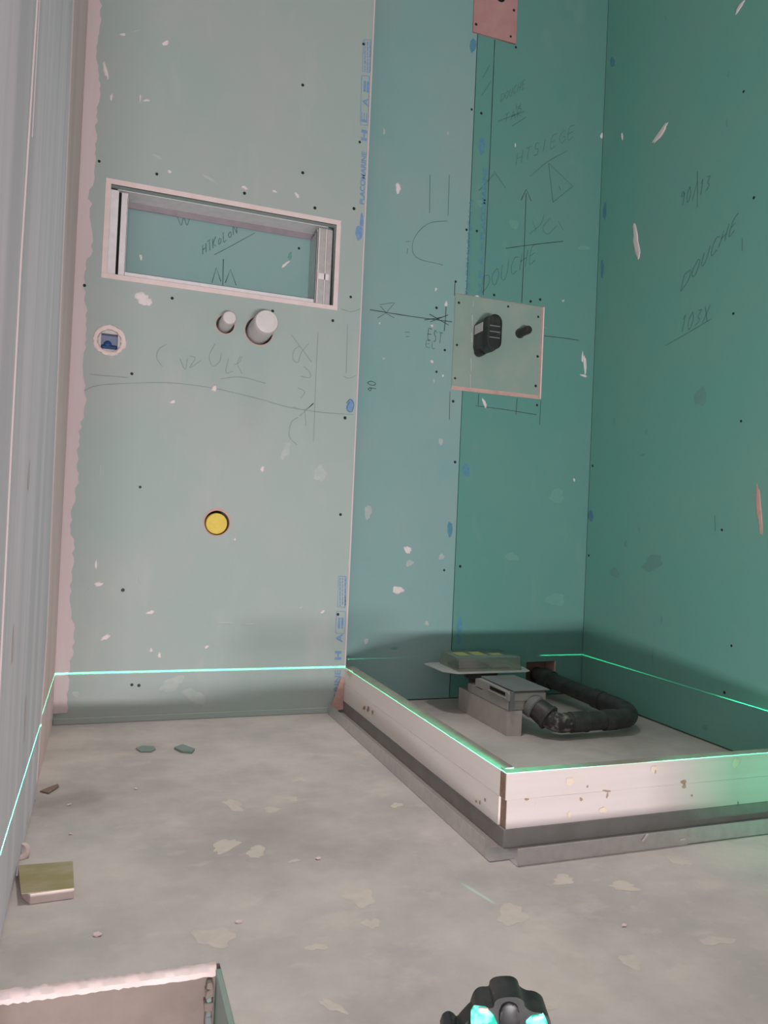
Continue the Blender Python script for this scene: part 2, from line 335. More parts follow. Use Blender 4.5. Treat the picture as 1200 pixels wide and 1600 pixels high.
# left wall: joint strip of plaster, then the smeared board standing 7 mm proud of it, edge slightly out of plumb
bm = bmesh.new()
bm_box(bm, (XL-.12, .66, -1.2), (XL, YB+.15, ZT)); bm_box(bm, (XL-.12, -2.6, 2.05), (XL, .66, ZT))
wl = from_bm('wall_left', bm, 'plaster_brown', None, kind='structure')
def edge_y(z): return 1.668-(max(z, .29)-.29)*.115 if z > .29 else 1.668-(.29-z)*.32
zs = [0.002, 0.003, .03, .15, .29, .6, 1.0, 1.5, ZT]
prism('plasterboard', [(XL, .665, zs[1])]+[(XL, edge_y(z)+random.uniform(-.004, .004), z) for z in zs[1:]]+[(XL, .665, ZT)], (.0028, 0, 0), 'board_left', wl)
# light plaster bead along the board edge and trowel ridges
def strip_x(name, pts, wid, hgt, material, parent):
    bm = bmesh.new(); prev = None
    for y, z in pts:
        a = [bm.verts.new((XL+.0027, y-wid/2, z)), bm.verts.new((XL+.0028+hgt, y, z)), bm.verts.new((XL+.0027, y+wid/2, z))]
        if prev:
            for i in range(2): bm.faces.new((prev[i], prev[i+1], a[i+1], a[i]))
        prev = a
    return from_bm(name, bm, material, parent)
strip_x('plaster_ridge', [(edge_y(z)-.004, z) for z in zs[1:]], .008, .002, 'plaster', wl)
strip_x('plaster_ridge', [(.955, 1.6), (.954, 1.127), (.925, .82), (.923, .61), (.927, .44), (.93, .2)], .0026, .0016, 'plaster', wl)
strip_x('plaster_ridge', [(.985, 1.3), (.975, .98)], .002, .001, 'plaster', wl)
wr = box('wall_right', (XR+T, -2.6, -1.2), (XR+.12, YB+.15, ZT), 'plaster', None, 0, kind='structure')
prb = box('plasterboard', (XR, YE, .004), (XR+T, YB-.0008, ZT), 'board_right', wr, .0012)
cl = box('ceiling', (XL-.12, -2.6, ZT), (XR+.12, YB+.15, ZT+.1), 'white_paint', None, 0, kind='structure')
# shower wall: two boards meeting in an open joint; the drain pipe leaves through a rough opening
wb = box('wall_back', (XL-.12, YB+.06, 0), (XR+.12, YB+.15, ZT), 'cavity', None, 0, kind='structure')
SEAM = 1.050
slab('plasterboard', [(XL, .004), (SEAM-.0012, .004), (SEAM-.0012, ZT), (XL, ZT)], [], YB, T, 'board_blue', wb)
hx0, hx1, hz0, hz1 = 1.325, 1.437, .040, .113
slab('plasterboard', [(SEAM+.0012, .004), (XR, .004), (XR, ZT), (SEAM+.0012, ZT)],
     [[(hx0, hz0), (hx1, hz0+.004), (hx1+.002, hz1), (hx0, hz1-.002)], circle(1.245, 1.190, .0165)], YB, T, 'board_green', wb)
box('opening_edge', (hx1-.004, YB+.001, hz0), (hx1+.006, YB+.055, hz1), 'gypsum_cut', wb, .001)
# lining wall (in front of the shower wall) with niche opening and pipe holes
NX0, NX1, NZ0, NZ1 = -.0415, .5945, 1.152, 1.412
ww = .0135
inner = [(NX0+ww, NZ0+ww), (NX1-ww, NZ0+ww), (NX1-ww, NZ1-ww), (NX0+ww, NZ1-ww)]
yc = on_y(339, 817, YL); eb = on_y(171, 532, YL); t1 = on_y(352, 507, YL); t2 = on_y(405, 517, YL)
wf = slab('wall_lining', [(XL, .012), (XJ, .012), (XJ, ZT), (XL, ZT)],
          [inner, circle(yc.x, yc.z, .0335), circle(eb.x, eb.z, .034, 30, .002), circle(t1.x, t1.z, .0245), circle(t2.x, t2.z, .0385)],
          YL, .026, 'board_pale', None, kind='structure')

# ------------------------------------------------------------------ lining wall details
# plaster joint band in the corner with a ragged right edge
bm = bmesh.new(); prev = None
zz = 0.03
while zz < ZT-.01:
    xr = -.074+.006*math.sin(zz*9)+.004*math.sin(zz*31+1)+random.uniform(-.004, .004)+(.008 if 1.2 < zz < 1.34 else 0)
    a = [bm.verts.new((XL, YL-.004, zz)), bm.verts.new((XL+.012, YL-.0022, zz)), bm.verts.new((xr-.004, YL-.0012, zz)), bm.verts.new((xr, YL-.0001, zz))]
    if prev:
        for i in range(3): bm.faces.new((prev[i], prev[i+1], a[i+1], a[i]))
    prev = a; zz += .012
from_bm('plaster_band', bm, 'plaster', wf)
prism('bare_edge', [(XJ-.003, YL-.0015, .012), (XJ+.001, YL-.0015, .012), (XJ+.001, YL-.0015, ZT), (XJ-.003, YL-.0015, ZT)], (0, .0014, 0), 'plaster', wf)
box('bottom_strip', (XL+.001, YL-.003, .0005), (XJ-.03, YL+.001, .016), 'board_pale', wf, .001)
prism('torn_paper', [on_y(522, 1090, YL-.004), on_y(533, 1058, YL-.004), on_y(537, 1060, YL-.004), on_y(536, 1108, YL-.004), on_y(516, 1112, YL-.004)], (0, -.002, 0), 'gypsum_cut', wf)
screws('lining', [(473, 133), (155, 252), (134, 340), (245, 272), (382, 302), (492, 325), (473, 270), (132, 446), (269, 466), (426, 486), (520, 501),
                  (548, 464), (553, 326), (206, 584), (539, 653), (118, 716), (219, 761), (532, 804), (107, 905), (192, 922), (528, 960), (206, 1070),
                  (94, 1096), (158, 1124), (326, 1117), (568, 69), (562, 222), (217, 1071)], wf)
marks('pencil_line', 'lining', [[(132, 610), (150, 603), (180, 600), (260, 598), (330, 606), (400, 622), (450, 636), (500, 644), (552, 648)]], 'pencil_faint', wf)
marks('pencil_line', 'lining', [[(140, 585), (165, 587), (200, 590)]], 'pencil_faint', wf)
marks('pencil_line', 'lining', [[(497, 519), (493, 600), (490, 690)]], 'pencil_faint', wf, .0018)
marks('pencil_line', 'lining', [[(543, 507), (541, 583)], [(537, 588), (545, 591), (556, 587)], [(533, 483), (550, 487), (568, 480)]], 'pencil_faint', wf)
marks('handwriting', 'lining', [[(260, 538), (248, 546), (245, 560), (254, 573)], [(281, 560), (289, 577), (293, 560)], [(296, 556), (305, 560), (296, 575), (314, 563)],
                                [(336, 537), (327, 556), (332, 572), (343, 565), (346, 552)], [(357, 560), (353, 582), (364, 580)], [(376, 556), (371, 568), (378, 584)], [(378, 557), (374, 566), (366, 570)],
                                [(345, 592), (375, 589), (415, 599)]], 'pencil_faint', wf)
marks('handwriting', 'lining', [[(455, 523), (464, 535), (487, 566)], [(483, 536), (470, 552), (466, 566), (458, 562), (459, 548), (468, 540)], [(474, 572), (484, 582), (484, 590), (470, 588)],
                                [(465, 606), (476, 612), (470, 622)], [(458, 636), (476, 640), (490, 630), (468, 650)], [(466, 652), (455, 660), (452, 682), (464, 695)], [(476, 640), (478, 665)]], 'pencil_faint', wf)
# blue printed lettering along the jog edge, reading upwards
def pt(px, py): return on_y(px, py, YL)
def zspan(px0, py0, px1, py1): return pt(px1, py1).z-pt(px0, py0).z
print_text('printed_lettering', YL, 'PLACOMARINE', pt(569, 320), zspan(569, 320, 569, 237), .015, 'ink', wf, bold=.03)
print_text('printed_lettering', YL, 'H', pt(573, 221), zspan(573, 221, 573, 204), .018, 'ink', wf, bold=.05)
print_text('printed_lettering', YL, 'E', pt(573, 192), zspan(573, 192, 574, 177), .017, 'ink', wf)
print_text('printed_lettering', YL, 'A', pt(575, 167), zspan(575, 167, 575, 154), .017, 'ink', wf, bold=.02)
print_text('printed_lettering', YL, '=', pt(576, 145), zspan(576, 145, 576, 128), .016, 'ink', wf, bold=.03)
print_text('printed_lettering', YL, 'MARINE', pt(530, 1103), zspan(530, 1103, 530, 1047), .018, 'ink', wf, bold=.02)
print_text('printed_lettering', YL, 'H', pt(533, 1031), zspan(533, 1031, 533, 1017), .020, 'ink', wf, bold=.05)
print_text('printed_lettering', YL, 'A', pt(535, 1004), zspan(535, 1004, 535, 990), .020, 'ink', wf, bold=.02)
print_text('printed_lettering', YL, '=', pt(536, 982), zspan(536, 982, 536, 965), .016, 'ink', wf, bold=.03)
def ink_frame(x0, y0, x1, y1, rows, mname='ink', pl='lining', par=None):
    st = [[(x0, y0), (x1, y0+1)], [(x1, y0+1), (x1-2, y1)], [(x1-2, y1), (x0-2, y1-1)], [(x0-2, y1-1), (x0, y0)]]
    marks('printed_frame', pl, st, mname, par or wf, .0016, False)
    if rows:
        bm = bmesh.new()
        for r in range(rows):
            xx = x0+(x1-x0)*(r+.6)/rows; y = y0+3
            while y < y1-4:
                ln = random.uniform(3, 8); ribbon_bm(bm, pl, [(xx, y), (xx-.3, min(y+ln, y1-2))], .0034, curve=False); y += ln+1.2
        from_bm('printed_lettering', bm, mname, par or wf)
ink_frame(568, 62, 580, 113, 3); ink_frame(565, 118, 577, 196, 0); ink_frame(529, 900, 541, 949, 3); ink_frame(526, 955, 540, 990, 0)
blob('printed_logo', 'lining', 561, 364, 5.5, 12, 5, 'ink', wf, lift=.0005, rough=.15); blob('printed_logo', 'lining', 565, 345, 2.5, 13, 3, 'ink', wf, lift=.0005, rough=.15)
blob('ink_stamp', 'lining', 547, 634, 6, 11, 5, 'ink', wf, lift=.0005, rough=.12)
marks('ink_scribble', 'lining', [[(541, 630), (547, 624), (553, 632), (549, 644), (542, 638), (546, 628)]], 'pencil', wf, .0014)
SM = [(165, 110, 3, 14, -12, 0), (174, 152, 2.5, 5, 0, 0), (219, 153, 1.5, 6, 0, 0), (229, 157, 5, 2, 5, 0), (192, 54, 4, 2.5, 0, 0), (259, 67, 5, 4, -40, 0), (213, 48, 7, 1.5, -10, 1),
      (247, 245, 8, 3, 25, 1), (265, 268, 4, 2, 30, 0), (330, 280, 13, 3, 32, 1), (222, 466, 11, 9, 20, 0), (232, 471, 6, 6, 0, 0), (410, 733, 2.5, 5, 15, 0), (235, 957, 6, 3, -10, 0),
      (150, 882, 1.8, 8, 0, 0), (154, 913, 7, 3.5, -15, 0), (140, 922, 8, 1.5, -35, 1), (165, 996, 8, 3.5, -35, 0), (236, 1016, 3, 3, 0, 0), (249, 1024, 2.5, 5, -10, 0), (323, 1011, 4, 2, -45, 0),
      (218, 905, 1.5, 9, -5, 1), (270, 1068, 20, 9, -25, 1), (305, 1090, 18, 12, 30, 1), (258, 1073, 9, 5, -30, 1), (157, 735, 1.5, 9, 2, 1), (270, 628, 4, 3, -30, 0), (464, 305, 2.5, 5, -30, 0),
      (382, 293, 5, 2.5, 20, 0), (429, 299, 3.5, 2, 30, 0), (118, 1085, 5, 6, 0, 1), (447, 705, 6, 14, 30, 1), (367, 843, 2, 2, 0, 0), (350, 973, 14, 1.5, 0, 1), (390, 975, 12, 1.2, 0, 1), (470, 950, 4, 2, -20, 1), (504, 956, 4, 2, -25, 0),
      (545, 880, 2, 6, 0, 1), (500, 740, 9, 13, 20, 1)]
for x, y, a, b, g, d in SM: blob('plaster_smear', 'lining', x, y, a, b, g, 'smear_dim' if d else 'smear', wf, lift=.0012 if d else .0025)
o = blob('filler_dab', 'lining', 335, 607, 4.5, 4.5, 0, 'gypsum', wf, lift=.003)

# ------------------------------------------------------------------ niche with steel studs
nt = thing('wall_niche', ((NX0+NX1)/2, YL, NZ0), 'long rectangular recess framed with steel studs and pale gypsum edging', 'wall niche')
e = .0022
def edging(pts): prism('gypsum_edging', pts, (0, e+.004, 0), 'gypsum', nt, .0006)
ye = YL-e
edging([(NX0, ye, NZ1), (NX1, ye, NZ1), (NX1-.001, ye, NZ1-ww), (NX0+.001, ye, NZ1-ww)])
edging([(NX0, ye, NZ0), (NX1, ye, NZ0+.001), (NX1, ye, NZ0+ww), (NX0, ye, NZ0+ww)])
edging([(NX0, ye, NZ0+ww), (NX0+ww, ye, NZ0+ww), (NX0+ww, ye, NZ1-ww), (NX0, ye, NZ1-ww)])
edging([(NX1-ww, ye, NZ0+ww), (NX1, ye, NZ0+ww), (NX1, ye, NZ1-ww), (NX1-ww, ye, NZ1-ww)])
y1, y2 = YL+.027, YB-.004
def channel(name, quads, material, parent, t=.0008):
    bm = bmesh.new()
    for lo, hi in quads: bm_box(bm, lo, hi)
    return from_bm(name, bm, material, parent)
zt = NZ1-ww
channel('top_track', [((NX0+.03, y1, zt-.0015), (NX1-.03, y2, zt+.0005))], 'zinc_white', nt)
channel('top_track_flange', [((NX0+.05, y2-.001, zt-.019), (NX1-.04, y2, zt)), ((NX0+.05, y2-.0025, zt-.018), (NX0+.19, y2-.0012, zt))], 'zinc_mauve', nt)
zb = NZ0+ww
channel('bottom_track', [((NX0+.05, y1, zb-.004), (NX1-.05, y1+.001, zb+.018)), ((NX0+.05, y1, zb-.004), (NX1-.05, y2, zb-.003)), ((NX0+.05, y2-.001, zb-.004), (NX1-.05, y2, zb+.012))], 'zinc_white', nt)
xa = NX0+ww
st = thing  # left stud: two bright flanges with a dark gap
channel('stud', [((xa-.004, y1-.012, zb-.002), (xa+.020, y1-.011, zt-.008)), ((xa+.027, y1-.004, zb-.002), (xa+.043, y1-.003, zt-.008)), ((xa+.042, y1-.004, zb), (xa+.044, y1+.01, zt-.02))], 'zinc_white', nt)
channel('stud_groove', [((xa+.019, y1-.002, zb-.002), (xa+.029, y1-.001, zt-.008))], 'dark', nt)
xb = NX1-ww
channel('stud', [((xb-.021, y1-.012, zb-.002), (xb-.006, y1-.011, zt-.012)), ((xb-.043, y1-.012, zb-.002), (xb-.027, y1-.011, zt-.012)), ((xb-.027, y1-.010, zb-.002), (xb-.021, y1-.009, zt-.012)),
                 ((xb-.050, y1-.002, zb), (xb-.049, y2, zt-.02)), ((xb-.050, y1-.002, zb), (xb-.043, y1-.001, zt-.012))], 'zinc', nt)
channel('stud_rib', [((xb-.0255, y1-.0135, zb-.002), (xb-.0225, y1-.010, zt-.012))], 'smear', nt)
channel('stud_lip', [((xb-.0465, y1-.0135, zb-.002), (xb-.0435, y1-.0115, zt-.012))], 'smear', nt)
channel('stud_clip', [((xb-.043, y1-.0135, zb+.075), (xb-.012, y1-.012, zb+.092))], 'zinc_white', nt)
rebase(nt)
# writing on the board at the back of the niche
handwriting('handwriting', 'back', 'HTKoLoN', (317, 398), (8, -5), (-1, -15), 'pencil_green', wb, .0022)
marks('handwriting', 'back', [[(277, 338), (283, 352), (287, 340), (292, 352), (296, 342)], [(335, 398), (362, 384), (398, 364)]], 'pencil_green', wb, .002)
marks('pencil_arrow', 'back', [[(349, 405), (348, 446)], [(331, 442), (338, 418), (345, 440)], [(352, 442), (360, 421), (369, 446)]], 'pencil', wb, .0022, False)
blob('plaster_smear', 'back', 220, 402, 1.8, 5.5, -12, 'smear', wb); blob('plaster_smear', 'back', 446, 413, 7, 2.2, -38, 'smear', wb); blob('plaster_smear', 'back', 453, 400, 2.5, 7, 15, 'smear_soft', wb)

# ------------------------------------------------------------------ services in the lining wall
eo = thing('electrical_box', (eb.x, YL, eb.z), 'round in-wall electrical box with blue cap inside a ring of rough plaster', 'electrical box')
bm = bmesh.new(); n = 36; rr = [(.0405, .0005), (.039, .004), (.034, .005), (.029, .003), (.0275, -.004), (.028, -.02)]
rings = []
for k in range(n):
    t = 2*math.pi*k/n; row = []
    for i, (r, h) in enumerate(rr):
        q = r*(1+random.uniform(-.06, .06)*(1 if i < 4 else .2)); row.append(bm.verts.new((eb.x+q*math.cos(t), YL-h-random.uniform(0, .0012)*(i in (1, 2)), eb.z+q*math.sin(t))))
    rings.append(row)
for k in range(n):
    for i in range(len(rr)-1): bm.faces.new((rings[k][i], rings[(k+1) % n][i], rings[(k+1) % n][i+1], rings[k][i+1]))
from_bm('plaster_ring', bm, 'gypsum', eo, True)
slab('box_rim', circle(eb.x, eb.z, .031, 24), [[(eb.x-.0205, eb.z-.0215), (eb.x+.0205, eb.z-.0215), (eb.x+.0205, eb.z+.0185), (eb.x-.0205, eb.z+.0185)]], YL+.006, .004, 'label', eo)
bm = bmesh.new(); bm_box(bm, (eb.x-.023, YL+.010, eb.z-.024), (eb.x+.023, YL+.05, eb.z+.022))
bm.faces.ensure_lookup_table(); bmesh.ops.delete(bm, geom=[f for f in bm.faces if f.normal.y < -.9], context='FACES_ONLY')
from_bm('box_shell', bm, 'box_plastic', eo)
lathe('wire_cap', (eb.x-.004, YL+.05, eb.z-.006), (0, -1, 0), [(0, .011), (.022, .010), (.026, .006), (.0265, .0005)], 'blue', eo)
box('wire_block', (eb.x-.020, YL+.022, eb.z-.023), (eb.x+.020, YL+.048, eb.z-.008), 'blue', eo, .003)
rebase(eo)
def tube_thing(c, d, length, r, label, cat, tilt, hole_r):
    o = thing('pipe_stub', (c.x, YL, c.z), label, cat)
    ax = Vector((tilt[0], -1, tilt[1])).normalized(); b = Vector((c.x, YL+.03, c.z)) - Vector((tilt[0]*.03, 0, tilt[1]*.03))
    L = length+.03
    lathe('tube', b, ax, [(0, r), (L*.25, r), (L*.8, r*.99), (L-.006, r*.97), (L-.002, r*.9), (L, r*.72)], 'tube', o, 28)
    lathe('end_cap', b+ax*(L-.0005), ax, [(0, r*.72), (.0006, r*.70), (.001, r*.5), (.0012, .001)], 'tube', o, 28)
    bm = bmesh.new(); n = 32
    prev = None; first = None
    for k in range(n+1):
        t = 2*math.pi*k/n; a = [bm.verts.new((c.x+q*math.cos(t), YL-h, c.z+q*math.sin(t))) for q, h in ((hole_r+.003, .0004), (hole_r+.0005, .0012), (hole_r, -.026))]
        if prev:
            for i in range(2): bm.faces.new((prev[i], a[i], a[i+1], prev[i+1]))
        prev = a
    from_bm('cut_hole_edge', bm, 'gypsum_cut', o)
    rebase(o); return o
tube_thing(t1, 0, .075, .0185, 'narrow milky capped pipe stub poking out below the recess', 'pipe', (.01, .02), .0243)
tube_thing(t2, 0, .105, .0325, 'thick milky capped pipe stub poking out below the recess', 'pipe', (.01, .02), .0383)
yo = thing('pipe_plug', (yc.x, YL, yc.z), 'yellow foam plug closing a round hole low in the pale wall', 'pipe plug')
lathe('plug', (yc.x-.0005, YL+.03, yc.z-.002), (0, -1, 0), [(0, .029), (.026, .029), (.029, .0275), (.030, .02), (.0295, .0125), (.0302, .012), (.0302, .001)], 'yellow', yo, 32)
bm = bmesh.new(); prev = None
for k in range(37):
    t = 2*math.pi*k/36; wv = .0035+.0035*max(0, math.sin(t))
    a = [bm.verts.new((yc.x+q*math.cos(t), YL-h, yc.z+q*math.sin(t))) for q, h in ((.0333+wv, .0003), (.0335, .0012), (.0333, -.026))]
    if prev:
        for i in range(2): bm.faces.new((prev[i], a[i], a[i+1], prev[i+1]))
    prev = a
from_bm('cut_hole_edge', bm, 'gypsum_cut', yo); rebase(yo)

# ------------------------------------------------------------------ shower wall details
pc = [on_y(712, 458, YB), on_y(851, 480, YB), on_y(845, 624, YB), on_y(703, 611, YB)]
x0, x1, z0, z1 = 1.009, 1.338, .983, 1.2915
def rect(x0, z0, x1, z1): return [(x0, z0), (x1, z0), (x1, z1), (x0, z1)]
bm = bmesh.new()                               # patch board: proud face, bevelled raw edges wide on the right and bottom
fa = [bm.verts.new(p) for p in ((x0+.002, YB-.004, z0+.012), (x1-.014, YB-.004, z0+.012), (x1-.014, YB-.004, z1-.003), (x0+.002, YB-.004, z1-.003))]
ba = [bm.verts.new(p) for p in ((x0, YB, z0), (x1, YB, z0), (x1, YB, z1), (x0, YB, z1))]
bm.faces.new(fa)
patch = from_bm('patch_board', bm, 'board_patch', wb, label='pale square patch board with raw pink edges, screwed over the joint')
def bev(a, b, c, d, m='gypsum_cut'): prism('raw_edge', [a, b, c, d], (0, .0008, 0), m, patch)
v = lambda x, y, z: Vector((x, YB-y, z))
bev(v(x1-.014, .004, z0+.012), v(x1-.004, .0006, z0+.001), v(x1-.004, .0006, z1-.001), v(x1-.014, .004, z1-.003))
bev(v(x1-.004, .0010, z0), v(x1, .0016, z0), v(x1, .0016, z1), v(x1-.004, .0010, z1), 'gypsum')
bev(v(x0+.002, .004, z0+.012), v(x0, .0006, z0+.003), v(x1-.004, .0006, z0+.002), v(x1-.014, .004, z0+.012))
bev(v(x0, .0012, z0), v(x0, .0016, z0+.003), v(x1, .0016, z0+.003), v(x1, .0012, z0), 'gypsum_cut')
bev(v(x0+.002, .004, z1-.003), v(x0, .0006, z1), v(x1, .0006, z1), v(x1-.014, .004, z1-.003), 'gypsum_cut')
bev(v(x0+.002, .004, z0+.012), v(x0, .0006, z0), v(x0, .0006, z1), v(x0+.002, .004, z1-.003), 'board_patch')
screws('patch', [(717, 473), (794, 479), (841, 495), (714, 539), (840, 557), (711, 591), (837, 603)], patch)
marks('paper_scuff', 'patch', [[(740, 470), (739, 480)], [(738, 492), (738, 512)], [(737, 520), (737, 535)], [(736, 560), (736, 580)], [(735, 585), (735, 606)]], 'smear_dim', patch, .003)
blob('dust_patch', 'patch', 800, 592, 9, 7, 0, 'board_patch', patch, lift=.0006)
# pink plate at the top
q0 = on_y(740, 52, YB); q1 = on_y(807, 68, YB)
ph_ = on_y(781, -3, YB)
pk = slab('pink_patch_board', rect(1.031, 2.135, 1.187, ZT-.02), [circle(ph_.x, ph_.z, .017)], YB-.006, .0062, 'board_pink', wb, label='pink patch board with a dark round hole, high on the shower wall')
lathe('dark_hole', (ph_.x, YB-.0008, ph_.z), (0, -1, 0), [(0, .0175), (.0004, .0175), (.0005, .001)], 'dark', pk)
PL['pink'] = (lambda x, y: on_y(x, y, YB-.0062), Vector((0, -1, 0)))
screws('pink', [(744, 38), (803, 16), (798, 57)], pk)
screws('back', [(467, 388), (737, 171), (752, 177), (729, 359), (745, 361), (712, 440), (772, 461), (844, 468), (829, 471), (682, 481), (695, 547), (682, 581), (708, 627), (839, 633),
                (711, 722), (694, 891), (719, 885), (806, 74)], wb)
marks('pencil_line', 'back', [[(773, 62), (771, 110), (766, 230), (760, 360), (755, 461)]], 'pencil', wb, .0028)
marks('pencil_arrow', 'back', [[(822, 302), (819, 390), (815, 473)], [(814, 313), (822, 296), (830, 314)]], 'pencil', wb, .0026, False)
marks('pencil_arrow', 'back', [[(765, 102), (754, 122)], [(767, 127), (752, 150)], [(772, 272), (748, 298)], [(772, 268), (790, 294)]], 'pencil_green', wb, .0022, False)
marks('pencil_line', 'back', [[(578, 484), (640, 494), (706, 503)]], 'pencil', wb, .0026)
marks('pencil_arrow', 'back', [[(593, 476), (615, 473)], [(590, 497), (603, 489), (617, 473)], [(594, 478), (604, 490), (616, 497)]], 'pencil_green', wb, .002, False)
marks('pencil_line', 'back', [[(697, 478), (696, 498), (694, 517)], [(671, 491), (701, 508)], [(672, 503), (700, 492)], [(663, 500), (690, 496)]], 'pencil', wb, .0026, False)
handwriting('handwriting', 'back', 'EST', (668, 530), (8, 3), (2, -17), 'pencil', wb, .0018)
handwriting('handwriting', 'back', 'EL', (666, 542), (9, 2), (0, -10), 'pencil_green', wb, .0018)
handwriting('handwriting', 'back', '90', (588, 612), (-1, -10), (-13, -1), 'pencil', wb, .002)
marks('pencil_line', 'back', [[(790, 388), (835, 382), (880, 377)]], 'pencil', wb, .0022)
marks('pencil_line', 'back', [[(703, 612), (702, 656)], [(845, 625), (843, 664)], [(748, 615), (747, 633)], [(808, 622), (806, 648)], [(743, 634), (790, 640), (838, 648)]], 'pencil', wb, .0018, False)
marks('pencil_line', 'back', [[(850, 525), (880, 528), (905, 532)], [(711, 440), (710, 462)]], 'pencil', wb, .0022)
marks('pencil_triangle', 'back', [[(857, 255), (864, 316)], [(864, 316), (895, 291)], [(895, 291), (857, 255)], [(873, 290), (876, 298)]], 'pencil_green', wb, .0022, False)
marks('pencil_line', 'back', [[(828, 276), (855, 253), (886, 236)], [(778, 190), (800, 181), (820, 174)], [(800, 197), (822, 183)]], 'pencil_green', wb, .0022)
handwriting('handwriting', 'back', 'DOUCHE', (752, 458), (15, -9), (3, -26), 'pencil_green', wb, .0024)
handwriting('handwriting', 'back', 'DOUCHE', (782, 160), (6.5, -4), (2, -13), 'pencil_green', wb, .0016)
handwriting('handwriting', 'back', 'H', (806, 172), (9, -3), (1, -9), 'pencil_green', wb, .0016)
handwriting('handwriting', 'back', 'TAR', (788, 192), (10, -4), (1, -13), 'pencil_green', wb, .0018)
handwriting('handwriting', 'back', 'HTSIEGE', (806, 258), (13.5, -6.5), (2, -19), 'pencil_green', wb, .0018)
marks('pencil_arc', 'back', [[(700, 345), (668, 350), (646, 375), (650, 402), (692, 414)], [(672, 273), (671, 333)], [(702, 273), (700, 337)], [(634, 378), (640, 377)], [(636, 397), (637, 388)], [(633, 519), (640, 519)], [(634, 526), (640, 526)]], 'pencil_green', wb, .0018)
marks('handwriting', 'back', [[(828, 365), (845, 350), (850, 335)], [(832, 345), (838, 362)], [(860, 340), (848, 356), (856, 366), (870, 352)], [(872, 345), (880, 360)]], 'pencil_green', wb, .0018)
bt = lambda a, b: on_y(a, b, YB)
print_text('printed_lettering', YB, 'PLACOMARINE', bt(757, 375), bt(760, 262).z-bt(757, 375).z, .017, 'ink_green', wb, bold=.03)
print_text('printed_lettering', YB, 'H E A =', bt(753, 460), bt(757, 380).z-bt(753, 460).z, .015, 'ink_green', wb, bold=.02)
print_text('printed_lettering', YB, 'PLACOMARINE H A', bt(733, 462), bt(737, 312).z-bt(733, 462).z, .015, 'ink_green', wb)
for x, y, a, b, g in [(753, 228, 5, 13, 3), (739, 71, 5, 11, 0), (728, 735, 5.5, 11, 0), (703, 827, 4.5, 11, 0), (718, 977, 4.5, 12, 3), (716, 998, 3, 8, 0)]:
    blob('ink_stamp', 'back', x, y, a, b, g, 'ink_green', wb, lift=.0004, rough=.15)
SM = [(622, 294, 4, 8, 5, 0), (637, 859, 7, 4.5, 50, 0), (622, 922, 10, 5, 0, 0), (681, 452, 2, 2.5, 0, 0), (697, 475, 2, 5, 0, 0), (675, 509, 2, 2, 0, 0), (675, 565, 2, 3, -20, 0), (678, 595, 1.5, 3, 0, 1),
      (692, 587, 1.5, 2.5, 0, 0), (593, 505, 1.5, 1.5, 0, 0), (689, 690, 3, 6, 0, 1), (757, 630, 2.5, 7, -18, 0), (914, 570, 2, 17, -4, 0), (912, 587, 5, 2, 15, 0), (910, 558, 1.4, 8, 0, 0), (940, 212, 1.8, 5, 0, 0), (805, 227, 1, 3, 0, 0),
      (667, 974, 3, 4, 0, 1), (572, 1002, 3, 5, 30, 1), (690, 870, 5, 4, 0, 1), (870, 775, 12, 10, 0, 2), (868, 937, 13, 11, 0, 2), (640, 880, 6, 5, 0, 1), (852, 512, 4, 2, 0, 2), (897, 750, 1.2, 3, 0, 0), (700, 208, 1.5, 3, 0, 1), (600, 205, 2, 5, -10, 1),
      (752, 318, 7, 5, 0, 2), (803, 350, 9, 6, 30, 2), (912, 387, 8, 4, 0, 2), (880, 470, 2, 2, 0, 1), (616, 1013, 6, 2, 0, 2), (745, 466, 5, 4, 0, 0), (600, 560, 2, 2, 0, 1), (575, 800, 5, 12, 0, 1), (800, 870, 10, 6, 0, 2)]
for x, y, a, b, g, d in SM: blob('plaster_smear', 'back', x, y, a, b, g, ('smear', 'smear_dim', 'smear_soft')[d], wb, lift=(.0025, .0012, .0006)[d])
# mixer box and pipe stub on the patch board
vo = thing('shower_valve_box', (1.095, YB-.004, 1.155), 'chunky black oval valve box with a white label on the patch board', 'valve box')
yv0, yv1 = YB-.0045, YB-.100
def stadium(cx, cz, w, h, n=8):
    r = w/2; P = []
    for k in range(n+1): t = math.pi*k/n; P.append((cx+r*math.cos(t), cz+h/2-r+r*math.sin(t)))
    for k in range(n+1): t = math.pi+math.pi*k/n; P.append((cx+r*math.cos(t), cz-h/2+r+r*math.sin(t)))
    return P
def loft(name, sections, material, parent, cap=True, **k):
    bm = bmesh.new(); rs = [[bm.verts.new((a, y, b)) for a, b in pts] for y, pts in sections]
    n = len(rs[0])
    for a, b in zip(rs, rs[1:]):
        for i in range(n): bm.faces.new((a[i], a[(i+1) % n], b[(i+1) % n], b[i]))
    if cap: bm.faces.new(rs[0]); bm.faces.new(rs[-1])
    return from_bm(name, bm, material, parent, True, **k)
vx, vz, vw, vh = 1.1035, 1.157, .050, .112
loft('valve_body', [(yv0, stadium(vx, vz, vw*.98, vh*.97)), (yv0-.02, stadium(vx, vz, vw, vh)), (yv0-.045, stadium(vx, vz, vw, vh)), (yv0-.047, stadium(vx, vz, vw*1.03, vh*1.02)), (yv0-.072, stadium(vx, vz, vw*1.03, vh*1.02)), (yv0-.074, stadium(vx, vz, vw*.98, vh)), (yv1, stadium(vx, vz, vw*.95, vh*.97))], 'black_plastic', vo)
